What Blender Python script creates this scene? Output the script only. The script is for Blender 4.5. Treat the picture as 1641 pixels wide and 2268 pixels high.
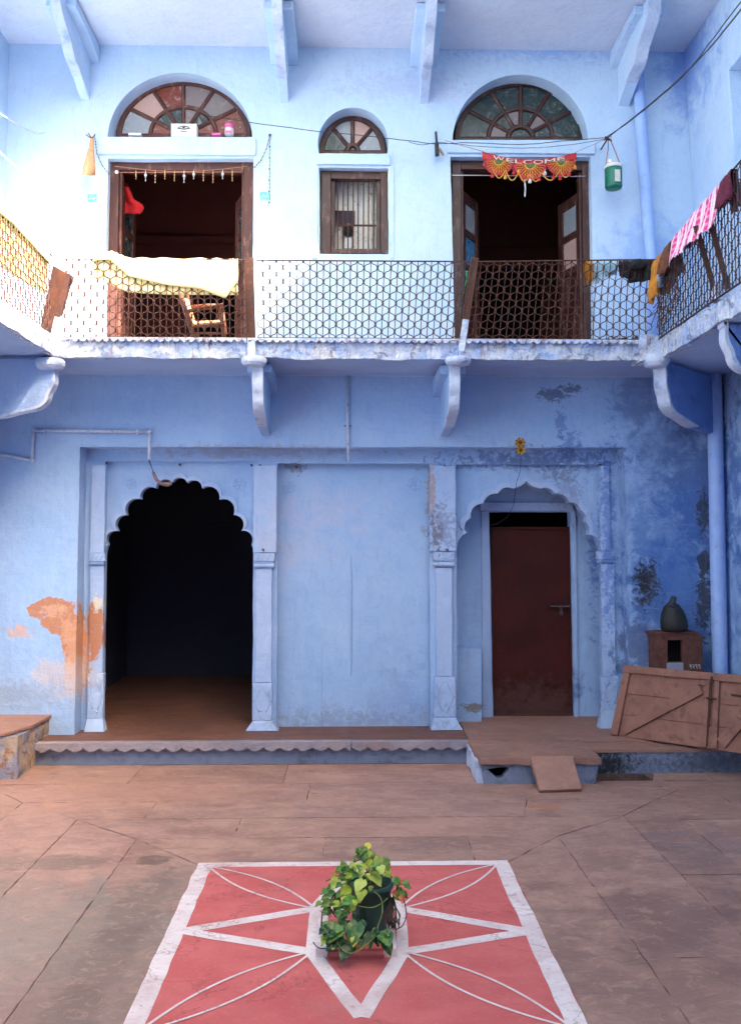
import bpy, bmesh, math, random
from mathutils import Vector, noise as mnoise
from mathutils.geometry import tessellate_polygon
random.seed(7)
scn = bpy.context.scene
for o in list(bpy.data.objects): bpy.data.objects.remove(o)

# ------------------------------------------------------------------ camera
CAM = Vector((0, 0, 2.3)); FP = 2000.0; CX, CY = 820.5, 1134.0
PITCH = math.radians(3.0); YAW = math.radians(-1.3)          # yaw<0 turns right
SHIFT = -43.0
cd = bpy.data.cameras.new("camera"); cam = bpy.data.objects.new("camera", cd)
scn.collection.objects.link(cam); scn.camera = cam
cam.location = CAM; cam.rotation_euler = (math.pi/2+PITCH, 0, YAW)
cd.sensor_fit = 'VERTICAL'; cd.sensor_height = 36; cd.lens = 36*FP/2268
cd.shift_y = SHIFT/2268; cd.clip_end = 500; cd.clip_start = 0.05
_R = cam.rotation_euler.to_matrix()

# ------------------------------------------------------------------ light
LDIR = Vector((-.74, .60, -1.0))                             # the way sunlight travels
S = -LDIR
EL = math.asin(S.normalized().z); AZ = math.atan2(S.x, S.y)
w = bpy.data.worlds.new("World"); scn.world = w; w.use_nodes = True
nt = w.node_tree; nt.nodes.clear()
sky = nt.nodes.new('ShaderNodeTexSky'); sky.sky_type = 'NISHITA'; sky.sun_disc = False
sky.sun_elevation = EL; sky.sun_rotation = AZ; sky.air_density = 1.0; sky.dust_density = 4.0
bg = nt.nodes.new('ShaderNodeBackground'); bg.inputs[1].default_value = 0.15
wo = nt.nodes.new('ShaderNodeOutputWorld')
hz = nt.nodes.new('ShaderNodeMix'); hz.data_type = 'RGBA'; hz.blend_type = 'MULTIPLY'; hz.inputs[0].default_value = 1
hz.inputs[7].default_value = (1.16, 1.05, .80, 1)            # dusty, warm-white sky
nt.links.new(sky.outputs[0], hz.inputs[6]); nt.links.new(hz.outputs[2], bg.inputs[0]); nt.links.new(bg.outputs[0], wo.inputs[0])
sd = bpy.data.lights.new("sun", 'SUN'); sd.energy = 3.4; sd.angle = math.radians(2.6); sd.color = (1, .93, .82)
sun = bpy.data.objects.new("sun", sd); scn.collection.objects.link(sun); sun.location = (3, -3, 14)
sun.rotation_euler = LDIR.to_track_quat('-Z', 'Y').to_euler()
scn.view_settings.view_transform = 'Standard'; scn.view_settings.look = 'None'
scn.view_settings.gamma = 1; scn.view_settings.exposure = 2.88
scn.render.engine = 'CYCLES'
scn.cycles.max_bounces = 8; scn.cycles.diffuse_bounces = 6

# ------------------------------------------------------------------ measuring helpers
def ray(px, py):
    v = Vector(((px-CX)/FP, (CY-py+SHIFT)/FP, -1))
    return _R @ v
def at(px, py, Y):                       # photo position on the plane y = Y
    d = ray(px, py); t = Y/d.y; return CAM + d*t
def atz(px, py, z):                      # photo position on the plane z
    d = ray(px, py); t = (z-CAM.z)/d.z; return CAM + d*t
def xz(px, py, Y):
    p = at(px, py, Y); return (p.x, p.z)
YF = 9.8; ZP = .232; ZB = 4.27; ZC = 7.78; YB = 8.83

# ------------------------------------------------------------------ mesh builder
class MB:
    def __init__(s): s.v = []; s.f = []; s.c = []; s.cur = None
    def add(s, vs, fs):
        n = len(s.v); s.v += [tuple(v) for v in vs]; s.f += [tuple(i+n for i in f) for f in fs]
        s.c += [s.cur]*len(fs); return s
    def hexa(s, p):                      # 4 bottom, 4 top
        return s.add(p, [(3,2,1,0),(4,5,6,7),(0,1,5,4),(1,2,6,5),(2,3,7,6),(3,0,4,7)])
    def box(s, x0,x1,y0,y1,z0,z1):
        return s.hexa([(x0,y0,z0),(x1,y0,z0),(x1,y1,z0),(x0,y1,z0),(x0,y0,z1),(x1,y0,z1),(x1,y1,z1),(x0,y1,z1)])
    def beam(s, a, b, wx, wy, up=(0,0,1)):      # bar of cross section wx * wy
        a = Vector(a); b = Vector(b); d = (b-a).normalized(); u = Vector(up)
        if abs(d.dot(u)) > .95: u = Vector((0,1,0))
        r = d.cross(u).normalized()*wx/2; q = d.cross(r).normalized()*wy/2
        return s.hexa([a-r-q,a+r-q,a+r+q,a-r+q,b-r-q,b+r-q,b+r+q,b-r+q])
    def tube(s, pts, r, n=6, caps=True):
        pts = [Vector(p) for p in pts]; k = len(pts); ref = None; vs = []
        for i, p in enumerate(pts):
            d = (pts[min(i+1,k-1)]-pts[max(i-1,0)]).normalized()
            if ref is None: ref = Vector((0,0,1)) if abs(d.z) < .9 else Vector((0,1,0))
            u = d.cross(ref).normalized(); ref = u.cross(d); rr = r[i] if isinstance(r, (list,tuple)) else r
            for j in range(n):
                a = 2*math.pi*j/n; vs.append(p+(u*math.cos(a)+ref*math.sin(a))*rr)
        fs = [(i*n+j, i*n+(j+1)%n, (i+1)*n+(j+1)%n, (i+1)*n+j) for i in range(k-1) for j in range(n)]
        if caps: fs += [tuple(range(n))[::-1], tuple(range((k-1)*n, k*n))]
        return s.add(vs, fs)
    def lathe(s, c, prof, n=20, tilt=None):      # prof: (r, z)
        vs = []
        for r, z in prof:
            for j in range(n):
                a = 2*math.pi*j/n; v = Vector((r*math.cos(a), r*math.sin(a), z))
                if tilt: v = tilt @ v
                vs.append(Vector(c)+v)
        k = len(prof)
        fs = [(i*n+j, i*n+(j+1)%n, (i+1)*n+(j+1)%n, (i+1)*n+j) for i in range(k-1) for j in range(n)]
        fs += [tuple(range(n))[::-1], tuple(range((k-1)*n, k*n))]
        return s.add(vs, fs)
    def ball(s, c, r, n=6, sq=(1,1,1)):
        m = max(3, n//2); vs = [(c[0],c[1],c[2]+r*sq[2])]
        for i in range(1, m):
            t = math.pi*i/m
            for j in range(n):
                a = 2*math.pi*j/n
                vs.append((c[0]+r*sq[0]*math.sin(t)*math.cos(a), c[1]+r*sq[1]*math.sin(t)*math.sin(a), c[2]+r*sq[2]*math.cos(t)))
        vs.append((c[0],c[1],c[2]-r*sq[2])); e = len(vs)-1
        fs = [(0,1+j,1+(j+1)%n) for j in range(n)]
        fs += [(1+i*n+j,1+(i+1)*n+j,1+(i+1)*n+(j+1)%n,1+i*n+(j+1)%n) for i in range(m-2) for j in range(n)]
        fs += [(e,1+(m-2)*n+(j+1)%n,1+(m-2)*n+j) for j in range(n)]
        return s.add(vs, fs)
    def plate(s, outer, holes, y0, y1, wob=0):   # outline in (x,z), front y0, back y1
        if wob:                                  # hand-made edges: long runs wander a little
            def wl_(L):
                out = []
                for i, a in enumerate(L):
                    b = L[(i+1) % len(L)]; d = math.hypot(b[0]-a[0], b[1]-a[1]); k = int(d/.09) if d > .2 else 1
                    for j in range(k):
                        t = j/k; x = a[0]+(b[0]-a[0])*t; z = a[1]+(b[1]-a[1])*t
                        if j: q = mnoise.noise_vector(Vector((x*2.2, y0, z*2.2)))*wob+mnoise.noise_vector(Vector((x*9, y0, z*9)))*wob*.5; x += q.x; z += q.z
                        out.append((x, z))
                return out
            outer = wl_(outer); holes = [wl_(h) for h in holes]
        loops = [outer]+list(holes)
        pl = [[Vector((a,0,b)) for a, b in L] for L in loops]
        flat = [p for L in loops for p in L]; n = len(flat)
        tri = tessellate_polygon(pl)
        vs = [(a,y0,b) for a,b in flat]+[(a,y1,b) for a,b in flat]; fs = []
        for t in tri:
            A,B,C_ = [flat[i] for i in t]
            cr = (B[0]-A[0])*(C_[1]-A[1])-(B[1]-A[1])*(C_[0]-A[0])
            if abs(cr) < 1e-12: continue
            t = t if cr > 0 else t[::-1]         # front faces -y
            fs.append(tuple(t)); fs.append(tuple(i+n for i in t[::-1]))
        o = 0
        for L in loops:
            k = len(L)
            for i in range(k): fs.append((o+i, o+(i+1)%k, n+o+(i+1)%k, n+o+i))
            o += k
        return s.add(vs, fs)
    def prism(s, poly, off):                     # 3-d polygon pushed by a vector
        n = len(poly); off = Vector(off); a = [Vector(p) for p in poly]
        return s.add(a+[p+off for p in a], [tuple(range(n))[::-1], tuple(range(n,2*n))]+[(i,(i+1)%n,n+(i+1)%n,n+i) for i in range(n)])
    def grid(s, fn, nu, nv):
        vs = [fn(i/nu, j/nv) for i in range(nu+1) for j in range(nv+1)]
        return s.add(vs, [(i*(nv+1)+j,(i+1)*(nv+1)+j,(i+1)*(nv+1)+j+1,i*(nv+1)+j+1) for i in range(nu) for j in range(nv)])
def rough_box(m, x0,x1,y0,y1,z0,z1, step=.05, amp=.008, sc=6, keep=None, seed=0):
    """a worn block: every face subdivided and pushed about by noise"""
    def disp(p):
        p = Vector(p); q = p*sc+Vector((seed*3.1,seed*1.7,0)); d = mnoise.noise_vector(q)*amp+mnoise.noise_vector(q*3.3)*amp*.5
        if keep and keep(p): return p
        return p+d
    def face(o, u, v):
        o=Vector(o);u=Vector(u);v=Vector(v)
        nu=max(1,min(220,int(u.length/step)));nv=max(1,min(60,int(v.length/step)))
        m.grid(lambda a,b: disp(o+u*a+v*b), nu, nv)
    X,Y,Z=x1-x0,y1-y0,z1-z0
    face((x0,y0,z0),(X,0,0),(0,0,Z)); face((x0,y1,z0),(0,0,Z),(X,0,0))
    face((x0,y0,z0),(0,0,Z),(0,Y,0)); face((x1,y0,z0),(0,Y,0),(0,0,Z))
    face((x0,y0,z1),(X,0,0),(0,Y,0)); face((x0,y0,z0),(0,Y,0),(X,0,0))
    return m
def origin_of(o):
    v = Vector((0,0,0))
    while o: v += o.location; o = o.parent
    return v
def build(name, m, mat, parent=None, label=None, cat=None, group=None, kind=None, org=None, smooth=False, bevel=0, solid=0):
    me = bpy.data.meshes.new(name); me.from_pydata(m.v, [], m.f); me.materials.append(mat)
    bm = bmesh.new(); bm.from_mesh(me)
    if not m.c or m.c[0] is None:
        bmesh.ops.remove_doubles(bm, verts=bm.verts, dist=1e-5)
        bmesh.ops.recalc_face_normals(bm, faces=bm.faces)
    bm.to_mesh(me); bm.free()
    if m.c and m.c[0] is not None:
        ca = me.color_attributes.new('tint', 'FLOAT_COLOR', 'CORNER')
        for p in me.polygons:
            c = m.c[p.index]
            for li in p.loop_indices: ca.data[li].color = (*c, 1)
    if smooth:
        for p in me.polygons: p.use_smooth = True
    o = bpy.data.objects.new(name, me); scn.collection.objects.link(o)
    if parent is not None:
        o.parent = parent; o.location = -origin_of(parent)
    elif kind != 'structure':
        if org is None:
            xs=[v.co for v in me.vertices]; org=Vector((sum(v.x for v in xs)/len(xs), sum(v.y for v in xs)/len(xs), min(v.z for v in xs)))
        org = Vector(org)
        for v in me.vertices: v.co -= org
        o.location = org
    if solid:
        md = o.modifiers.new('solid','SOLIDIFY'); md.thickness = solid; md.offset = 0
    if bevel:
        md = o.modifiers.new('bevel','BEVEL'); md.width = bevel; md.segments = 2; md.limit_method = 'ANGLE'; md.angle_limit = math.radians(35)
    if label: o['label'] = label
    if cat: o['category'] = cat
    if group: o['group'] = group
    if kind: o['kind'] = kind
    return o
def thing(name, label, cat, loc, group=None):
    o = bpy.data.objects.new(name, None); scn.collection.objects.link(o); o.location = loc
    o.empty_display_size = .1; o['label'] = label; o['category'] = cat
    if group: o['group'] = group
    return o

# ------------------------------------------------------------------ materials
def srgb(r, g, b):
    f = lambda c: (c/255/12.92) if c/255 <= .04045 else ((c/255+.055)/1.055)**2.4
    return (f(r), f(g), f(b), 1)
class NT:
    def __init__(s, name):
        s.m = bpy.data.materials.new(name); s.m.use_nodes = True; s.t = s.m.node_tree
        s.b = s.t.nodes['Principled BSDF']
        g = s.t.nodes.new('ShaderNodeNewGeometry'); s.pos = g.outputs['Position']
    def n(s, k, **kw):
        x = s.t.nodes.new(k)
        for a, b in kw.items(): setattr(x, a, b)
        return x
    def link(s, a, b): s.t.links.new(a, b)
    def val(s, sock, v):
        if hasattr(v, 'links') or hasattr(v, 'is_linked'): s.link(v, sock)
        else: sock.default_value = v
    def math(s, op, a, b=0.0, clamp=False):
        x = s.n('ShaderNodeMath', operation=op, use_clamp=clamp); s.val(x.inputs[0], a); s.val(x.inputs[1], b); return x.outputs[0]
    def vm(s, op, a, b=(0,0,0)):
        x = s.n('ShaderNodeVectorMath', operation=op); s.val(x.inputs[0], a); s.val(x.inputs[1], b)
        return x.outputs['Value'] if op in ('LENGTH','DOT_PRODUCT') else x.outputs[0]
    def noise(s, scale, detail=6, rough=.55, vec=None, st=(1,1,1), off=(0,0,0), dist=0):
        v = s.vm('MULTIPLY', vec or s.pos, st); v = s.vm('ADD', v, off)
        x = s.n('ShaderNodeTexNoise'); x.inputs['Scale'].default_value = scale; x.inputs['Detail'].default_value = detail
        x.inputs['Roughness'].default_value = rough; x.inputs['Distortion'].default_value = dist; s.link(v, x.inputs['Vector']); return x.outputs['Fac']
    def rng(s, v, a, b, c=0.0, d=1.0, smooth=True):
        x = s.n('ShaderNodeMapRange'); x.interpolation_type = 'SMOOTHSTEP' if smooth else 'LINEAR'
        s.link(v, x.inputs[0])
        for i, q in enumerate((a,b,c,d)): x.inputs[i+1].default_value = q
        return x.outputs[0]
    def mix(s, f, a, b, mode='MIX'):
        x = s.n('ShaderNodeMix', data_type='RGBA', blend_type=mode)
        s.val(x.inputs[0], f); s.val(x.inputs[6], a); s.val(x.inputs[7], b); return x.outputs[2]
    def blob(s, col, c, r, colr, k=1.0, soft=.2, amp=1.0, nz=None, nf=None):
        """a stain: ellipsoid at c with radii r, its edge broken by noise"""
        if nf is not None and amp > 1.15 and min(r[0],r[2]) < .17: nz = nf; soft = soft*1.3+.1; amp = max(amp, 1.8)*1.35
        v = s.vm('SUBTRACT', s.pos, tuple(c)); v = s.vm('MULTIPLY', v, tuple(1/q for q in r)); L = s.vm('LENGTH', v)
        L = s.math('ADD', L, s.math('MULTIPLY', s.math('SUBTRACT', nz, .5), amp*2.3))
        f = s.math('MULTIPLY', s.rng(L, 1+soft, 1-soft), k); return s.mix(f, col, colr)
    def bump(s, h, dist, strength=1.0, prev=None):
        x = s.n('ShaderNodeBump'); x.inputs['Distance'].default_value = dist; x.inputs['Strength'].default_value = strength
        s.link(h, x.inputs['Height'])
        if prev is not None: s.link(prev, x.inputs['Normal'])
        return x.outputs[0]
    def out(s, col=None, rough=None, normal=None, **kw):
        if col is not None: s.val(s.b.inputs['Base Color'], col)
        if rough is not None: s.val(s.b.inputs['Roughness'], rough)
        if normal is not None: s.link(normal, s.b.inputs['Normal'])
        for a, b in kw.items(): s.val(s.b.inputs[a.replace('_',' ')], b)
        return s.m

def limewash(name, c0, c1, c2, blobs=(), wear=.35, chips=.5, bumpd=.006):
    s = NT(name)
    big = s.noise(.9, 5, .6); mid = s.noise(4.5, 8, .65, off=(3,1,7)); strk = s.noise(5, 6, .6, st=(1.6,1.6,.28), off=(9,2,0)); fine = s.noise(60, 4, .6)
    ed = s.noise(5, 10, .7, off=(2,8,5), dist=.4)
    col = s.mix(s.rng(big, .32, .68), c0, c1)
    col = s.mix(s.math('MULTIPLY', s.rng(mid, .5, .72), wear), col, c2)
    col = s.mix(s.math('MULTIPLY', s.rng(strk, .52, .75), .28), col, (c1[0]*1.12, c1[1]*1.08, min(1,c1[2]*1.04), 1))
    ef = s.noise(15, 9, .72, off=(4,8,1), dist=.6)
    for (c, r, cc, k, soft, amp) in blobs: col = s.blob(col, c, r, cc, k, soft, amp, ed, ef)
    sp = s.noise(14, 4, .75, off=(5,5,1)); sf = s.math('MULTIPLY', s.rng(sp, .73, .76), chips)
    col = s.mix(sf, col, srgb(92,98,120))
    br = s.noise(7, 8, .7, st=(3.2,3.2,.5), off=(6,6,3)); bh = s.noise(6, 8, .7, st=(.5,.5,3.4), off=(2,9,3))
    col = s.mix(s.math('MULTIPLY', s.rng(br, .54, .70), .30), col, (c2[0]*.82, c2[1]*.84, c2[2]*.88, 1))
    col = s.mix(s.math('MULTIPLY', s.rng(bh, .56, .72), .22), col, (min(1,c1[0]*1.15), min(1,c1[1]*1.12), min(1,c1[2]*1.06), 1))
    hc = s.noise(1.7, 12, .72, off=(4,0,6), dist=2.2); col = s.mix(s.math('MULTIPLY', s.rng(s.math('ABSOLUTE', s.math('SUBTRACT', hc, .5)), .006, .001), .35), col, (c2[0]*.55, c2[1]*.58, c2[2]*.68, 1))
    n = s.bump(s.noise(3.5, 6, .55, off=(1,4,2)), .05, .6); n = s.bump(br, .006, .7, n); n = s.bump(bh, .005, .7, n)
    n = s.bump(mid, bumpd*2, .8, n); n = s.bump(fine, .0012, .8, n); n = s.bump(sf, -.003, .7, n)
    return s.out(col, s.rng(fine, .3, .7, .75, .95), n)
def plain(name, c0, c1, rough=.7, sc=8, bumpd=.002, st=(1,1,1), metal=0, dirt=None, dirtk=.5, **kw):
    s = NT(name); a = s.noise(sc, 7, .65, st=st); col = s.mix(s.rng(a, .35, .65), c0, c1)
    if dirt: col = s.mix(s.math('MULTIPLY', s.rng(s.noise(sc*2.3, 8, .7, off=(4,4,4), st=st), .52, .66), dirtk), col, dirt)
    n = s.bump(s.noise(sc*4, 6, .6, st=st), bumpd, 1.0)
    return s.out(col, s.rng(a, .3, .7, max(.05,rough-.1), min(1,rough+.1)), n, Metallic=metal, **kw)

def W(px, py, Y=YF): return at(px, py, Y)
def PX(v, Y=YF): return v*Y/FP
DB = srgb(66,106,172); MB_ = srgb(104,136,188); BK = srgb(66,72,88); OR = srgb(188,128,96); GR = srgb(128,132,142); LV = srgb(196,200,226)
def st_(px, py, rx, ry, col, k=1, soft=.2, amp=1.2, Y=YF): return (W(px,py,Y), (PX(rx), .9, PX(ry)), col, k, soft, amp)
low_blobs = [
    st_(1480,1170,120,330,MB_,.6,.7,1.6), st_(1500,1330,85,230,DB,.7,.7,1.5), st_(1545,1080,75,150,DB,.7,.4,2), st_(1440,1290,40,110,DB,.6,.3,1.8),
    st_(1500,990,70,80,srgb(104,124,160),.6,.6,1.6), st_(1410,880,36,70,srgb(104,124,168),.6,.5,2.0), st_(1535,860,50,90,srgb(58,66,92),.8,.5,1.4),
    st_(1225,874,30,15,srgb(100,112,140),.9,.08,1.8), st_(1262,862,26,9,srgb(100,112,140),.9,.08,1.8), st_(1240,935,10,30,srgb(94,118,176),.6,.12,2.4), st_(1262,985,18,26,srgb(94,118,176),.7,.12,2.4), st_(1225,1010,180,16,srgb(88,108,160),.6,.3,2.4),
    st_(1180,1020,150,14,srgb(90,108,150),.5,.3,2.6),
    st_(1432,1292,26,44,BK,.95,.12,2.2), st_(1428,1275,16,34,srgb(40,40,46),.9,.1,1.8), st_(1556,1135,13,45,BK,.9,.1,1.2), st_(1558,1245,14,24,BK,.95,.1,1.0), st_(1558,1335,17,60,BK,.95,.12,1.5), st_(1420,1175,14,50,MB_,.8,.2,1.6),
    st_(1420,1440,45,55,srgb(92,104,140),.7,.35,2.4), st_(1270,1550,60,60,srgb(84,110,164),.6,.4,2),
    st_(118,1345,46,22,OR,1,.06,.9), st_(135,1375,38,30,OR,1,.06,.9), st_(158,1425,20,58,OR,1,.06,.9), st_(88,1350,28,18,OR,1,.05,.8), st_(125,1352,22,14,srgb(214,164,134),.8,.3,2.2), st_(150,1400,14,30,srgb(210,156,124),.7,.3,2.4), st_(168,1450,20,80,srgb(210,150,112),.9,.2,1.2), st_(40,1400,26,12,srgb(212,170,150),.8,.12,1.8),
    st_(140,1500,60,40,srgb(206,190,186),.6,.4,1.8), st_(199,1400,20,66,OR,1,.1,1.0), st_(205,1340,10,18,srgb(222,212,196),.9,.1,1.2),
    st_(40,1540,90,26,srgb(150,158,176),.5,.4,2), st_(790,1612,190,22,srgb(136,140,160),.6,.6,2.2), st_(900,1560,60,70,srgb(138,158,200),.45,.5,2.4), st_(1290,1560,50,60,srgb(96,116,164),.5,.5,2.2), st_(560,996,180,10,srgb(150,132,136),.45,.4,2.4), st_(960,1090,8,60,srgb(176,150,142),.8,.1,1.4),
    st_(985,1170,28,46,srgb(136,142,170),.7,.25,2.4), st_(968,1190,12,40,srgb(112,104,114),.7,.2,2.2), st_(1270,1085,28,42,srgb(150,160,190),.8,.15,2.0), st_(1262,1045,40,16,srgb(120,128,150),.7,.2,2.2),
    st_(1358,1180,14,180,srgb(80,116,188),.65,.3,2.6), st_(650,1030,18,12,srgb(120,110,118),.7,.15,2), st_(1045,1565,30,8,srgb(120,112,100),.85,.15,1.6,10.4),
    st_(700,1130,110,40,srgb(190,192,214),.5,.5,2), st_(640,1210,90,40,srgb(196,190,206),.35,.5,2),
]
up_blobs = [st_(300,230,200,60,LV,.25,.5,2), st_(900,190,120,30,srgb(178,184,214),.5,.35,2.4), st_(1450,560,90,60,srgb(150,180,228),.6,.5,2),
            st_(1530,150,60,120,srgb(96,140,214),.6,.5,1.6), st_(1225,100,200,30,srgb(120,156,220),.5,.5,2), st_(980,210,60,20,LV,.4,.3,2)]
LOW = limewash('lower_blue_limewash', srgb(154,184,222), srgb(168,192,224), srgb(136,170,216), low_blobs)
UPW = limewash('upper_lit_blue_limewash', srgb(187,209,233), srgb(199,216,235), srgb(172,197,229), up_blobs, wear=.3, chips=.25)  # paler than the lower wall; stronger light upstairs put into the base
SOFF = limewash('soffit_lavender_limewash', srgb(206,212,226), srgb(216,218,228), srgb(190,200,222), [], chips=.3)
SOFL = limewash('lower_soffit_blue_limewash', srgb(162,184,218), srgb(176,192,220), srgb(146,168,212), [], chips=.3)
TRIM = limewash('worn_white_blue_limewash', srgb(186,196,220), srgb(206,212,226), srgb(126,144,186), [], wear=.95, chips=1.0, bumpd=.014)
BRK = limewash('bracket_blue_limewash', srgb(152,178,220), srgb(166,188,222), srgb(134,164,214), [], wear=.5, chips=.6, bumpd=.01)
BRKD = limewash('bracket_shaded_blue_limewash', srgb(110,142,200), srgb(96,128,190), srgb(74,96,140), [], wear=.8, chips=.8, bumpd=.01)  # darker copy of the bracket paint; shade put into the colour
PILM = limewash('pilaster_blue_limewash', srgb(166,188,222), srgb(176,194,224), srgb(150,176,216), low_blobs, wear=.4, chips=.4)
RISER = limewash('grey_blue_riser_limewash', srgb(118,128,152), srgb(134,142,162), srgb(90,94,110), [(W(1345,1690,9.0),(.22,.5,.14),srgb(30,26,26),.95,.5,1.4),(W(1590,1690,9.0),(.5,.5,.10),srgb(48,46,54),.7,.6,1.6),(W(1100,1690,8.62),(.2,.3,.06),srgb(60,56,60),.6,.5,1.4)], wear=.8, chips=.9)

def fascia_mat():
    s = NT('crumbling_fascia_limewash'); a = s.noise(5, 9, .7); b = s.noise(9, 8, .7, off=(3,2,1), dist=.6); d = s.noise(11, 6, .6, st=(2.2,2.2,.18), off=(1,7,3))
    col = s.mix(s.rng(a,.35,.62), srgb(156,178,220), srgb(212,214,222))
    col = s.mix(s.math('MULTIPLY', s.rng(b,.54,.60), .75), col, srgb(110,120,150)); e = s.noise(3.2, 10, .8, off=(7,7,7), dist=1.5); col = s.mix(s.math('MULTIPLY', s.rng(s.math('ABSOLUTE', s.math('SUBTRACT', e, .5)), .012, .004), .7), col, srgb(84,80,88))
    col = s.mix(s.math('MULTIPLY', s.rng(d,.54,.68), .7), col, srgb(140,100,86))
    n = s.bump(a, .02, .8); n = s.bump(b, .012, 1, n)
    return s.out(col, .9, n)
FASC = fascia_mat()

def stone_mat(name, c0, c1, c2, blobs=(), tint=True, dirt=srgb(96,74,68)):
    s = NT(name); a = s.noise(2.2, 8, .62, st=(1,1.6,1)); b = s.noise(5, 10, .7, st=(.9,1.4,1), off=(3,3,0), dist=.8); c = s.noise(1.1, 6, .6, off=(8,1,0)); f = s.noise(90, 5, .7)
    lay = s.noise(3.2, 9, .72, st=(.7,1.4,1), off=(11,5,0), dist=1.6)
    col = s.mix(s.rng(a,.32,.68), c0, c1); col = s.mix(s.math('MULTIPLY', s.rng(c,.45,.7),.7), col, c2)
    col = s.mix(s.math('MULTIPLY', s.rng(lay,.48,.60),.35), col, (c1[0]*1.25,c1[1]*1.25,c1[2]*1.25,1))
    col = s.mix(s.math('MULTIPLY', s.rng(b,.56,.7),.35), col, dirt)
    col = s.mix(s.math('MULTIPLY', s.rng(f,.5,.72),.22), col, (c1[0]*1.5,c1[1]*1.5,c1[2]*1.5,1))
    ed = s.noise(2.6, 9, .68, off=(1,3,9), dist=.5)
    for (cc, r, k_, k, soft, amp) in blobs: col = s.blob(col, cc, r, k_, k, soft, amp, ed)
    if tint:
        at_ = s.n('ShaderNodeVertexColor', layer_name='tint'); col = s.mix(1.0, col, at_.outputs[0], 'MULTIPLY')
    fl = s.noise(9, 10, .8, st=(.85,1.25,1), off=(6,2,0), dist=1.1)
    col = s.mix(s.math('MULTIPLY', s.rng(fl,.52,.62),.45), col, (c1[0]*1.3,c1[1]*1.28,c1[2]*1.24,1))
    col = s.mix(s.math('MULTIPLY', s.rng(fl,.46,.36),.35), col, (c0[0]*.62,c0[1]*.6,c0[2]*.6,1))
    n = s.bump(a, .012, .6); n = s.bump(lay, .02, .6, n); n = s.bump(fl, .008, .9, n); n = s.bump(b, .006, .7, n); n = s.bump(f, .0012, .8, n)
    return s.out(col, s.rng(a,.3,.7,.55,.85), n)
def gb(px, py, rx, ry, col, k=1, soft=.3, amp=1.4):
    p = atz(px, py, 0); return ((p.x,p.y,0), (rx, ry, 1), col, k, soft, amp)
gblobs = [gb(150,2150,.9,.8,srgb(140,120,110),.5,.7,1.6), gb(60,2050,.8,.6,srgb(140,126,114),.6,.5,1.8), gb(330,1980,.35,.35,srgb(140,122,112),.5,.5,1.8),
          gb(1560,2150,.6,1.4,srgb(122,90,82),.5,.7,2), gb(1230,2110,.25,.5,srgb(118,94,86),.4,.6,2), gb(230,1755,1.4,.6,srgb(176,130,108),.5,.7,1.8), gb(310,2000,.16,.5,srgb(122,98,88),.5,.2,1.4), gb(230,2130,.14,.5,srgb(122,98,88),.5,.2,1.4), gb(150,2240,.14,.3,srgb(122,98,88),.5,.2,1.4),
          gb(90,1910,.55,.14,srgb(130,106,92),.7,.1,.9), gb(335,1905,.14,.10,srgb(112,88,76),.75,.1,.9), gb(1205,1787,.16,.08,srgb(176,112,78),.7,.3,1.2),
          gb(1590,1880,.5,.5,srgb(120,98,98),.5,.5,2), gb(1480,2040,.4,.5,srgb(114,86,80),.5,.5,2)]
STONE = stone_mat('pink_sandstone_paving', srgb(146,108,96), srgb(170,132,117), srgb(138,106,96), gblobs)
STONE2 = stone_mat('terracotta_washed_stone', srgb(144,104,90), srgb(160,118,102), srgb(130,98,88), [], tint=False)
JOINT = plain('dark_joint_dirt', srgb(116,88,78), srgb(86,64,56), .95, 9, .004)
def rubble():
    s = NT('mortared_rubble'); a = s.noise(3.5, 7, .65); b = s.noise(6, 9, .7, off=(3,3,3), dist=.8); c = s.noise(9, 9, .75, off=(9,1,2)); f = s.noise(50, 5, .7)
    col = s.mix(s.rng(a,.42,.56), srgb(128,128,146), srgb(166,142,122)); col = s.mix(s.math('MULTIPLY', s.rng(b,.54,.60),.85), col, srgb(142,96,74)); col = s.mix(s.math('MULTIPLY', s.rng(c,.57,.63),.8), col, srgb(84,70,66)); col = s.mix(s.math('MULTIPLY', s.rng(f,.5,.7),.3), col, srgb(206,190,170))
    n = s.bump(a,.03,.8); n = s.bump(b,.02,1,n); n = s.bump(c,.012,1,n); n = s.bump(f,.003,.8,n); return s.out(col,.95,n)
DIRTY = rubble()
RANG_RED = None
def rang(name, c0, c1, under, k0, k1):
    s = NT(name); a = s.noise(2.5, 6, .6, st=(1,1.5,1)); b = s.noise(16, 8, .75, off=(2,2,0), st=(1,1.7,1)); f = s.noise(70,4,.6)
    col = s.mix(s.rng(a,.3,.7), c0, c1); col = s.mix(s.math('MULTIPLY', s.rng(b,k0,k1), .6), col, under)
    g = s.noise(45, 6, .8, off=(5,1,0)); h = s.noise(1.8, 9, .7, off=(0,4,0), dist=.8); col = s.mix(s.math('MULTIPLY', s.rng(h,.5,.68), .35), col, srgb(158,100,90)); jl = s.noise(.9, 10, .65, off=(3,9,0), dist=.6); col = s.mix(s.math('MULTIPLY', s.rng(s.math('ABSOLUTE', s.math('SUBTRACT', jl, .5)), .006, .0015), .5), col, srgb(110,54,50)); col = s.mix(s.math('MULTIPLY', s.rng(g,.55,.66),.45), col, under)
    n = s.bump(s.noise(3,6,.6,st=(1,1.8,1)), .01, .5); n = s.bump(b, .003, .8, n); n = s.bump(f,.0012,.8,n)
    return s.out(col, .85, n)
RED = rang('red_floor_paint', srgb(182,82,80), srgb(196,98,95), srgb(208,126,120), .56, .74)
WHT = rang('white_lime_paint', srgb(222,208,206), srgb(206,186,184), srgb(170,124,118), .52, .68)
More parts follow.
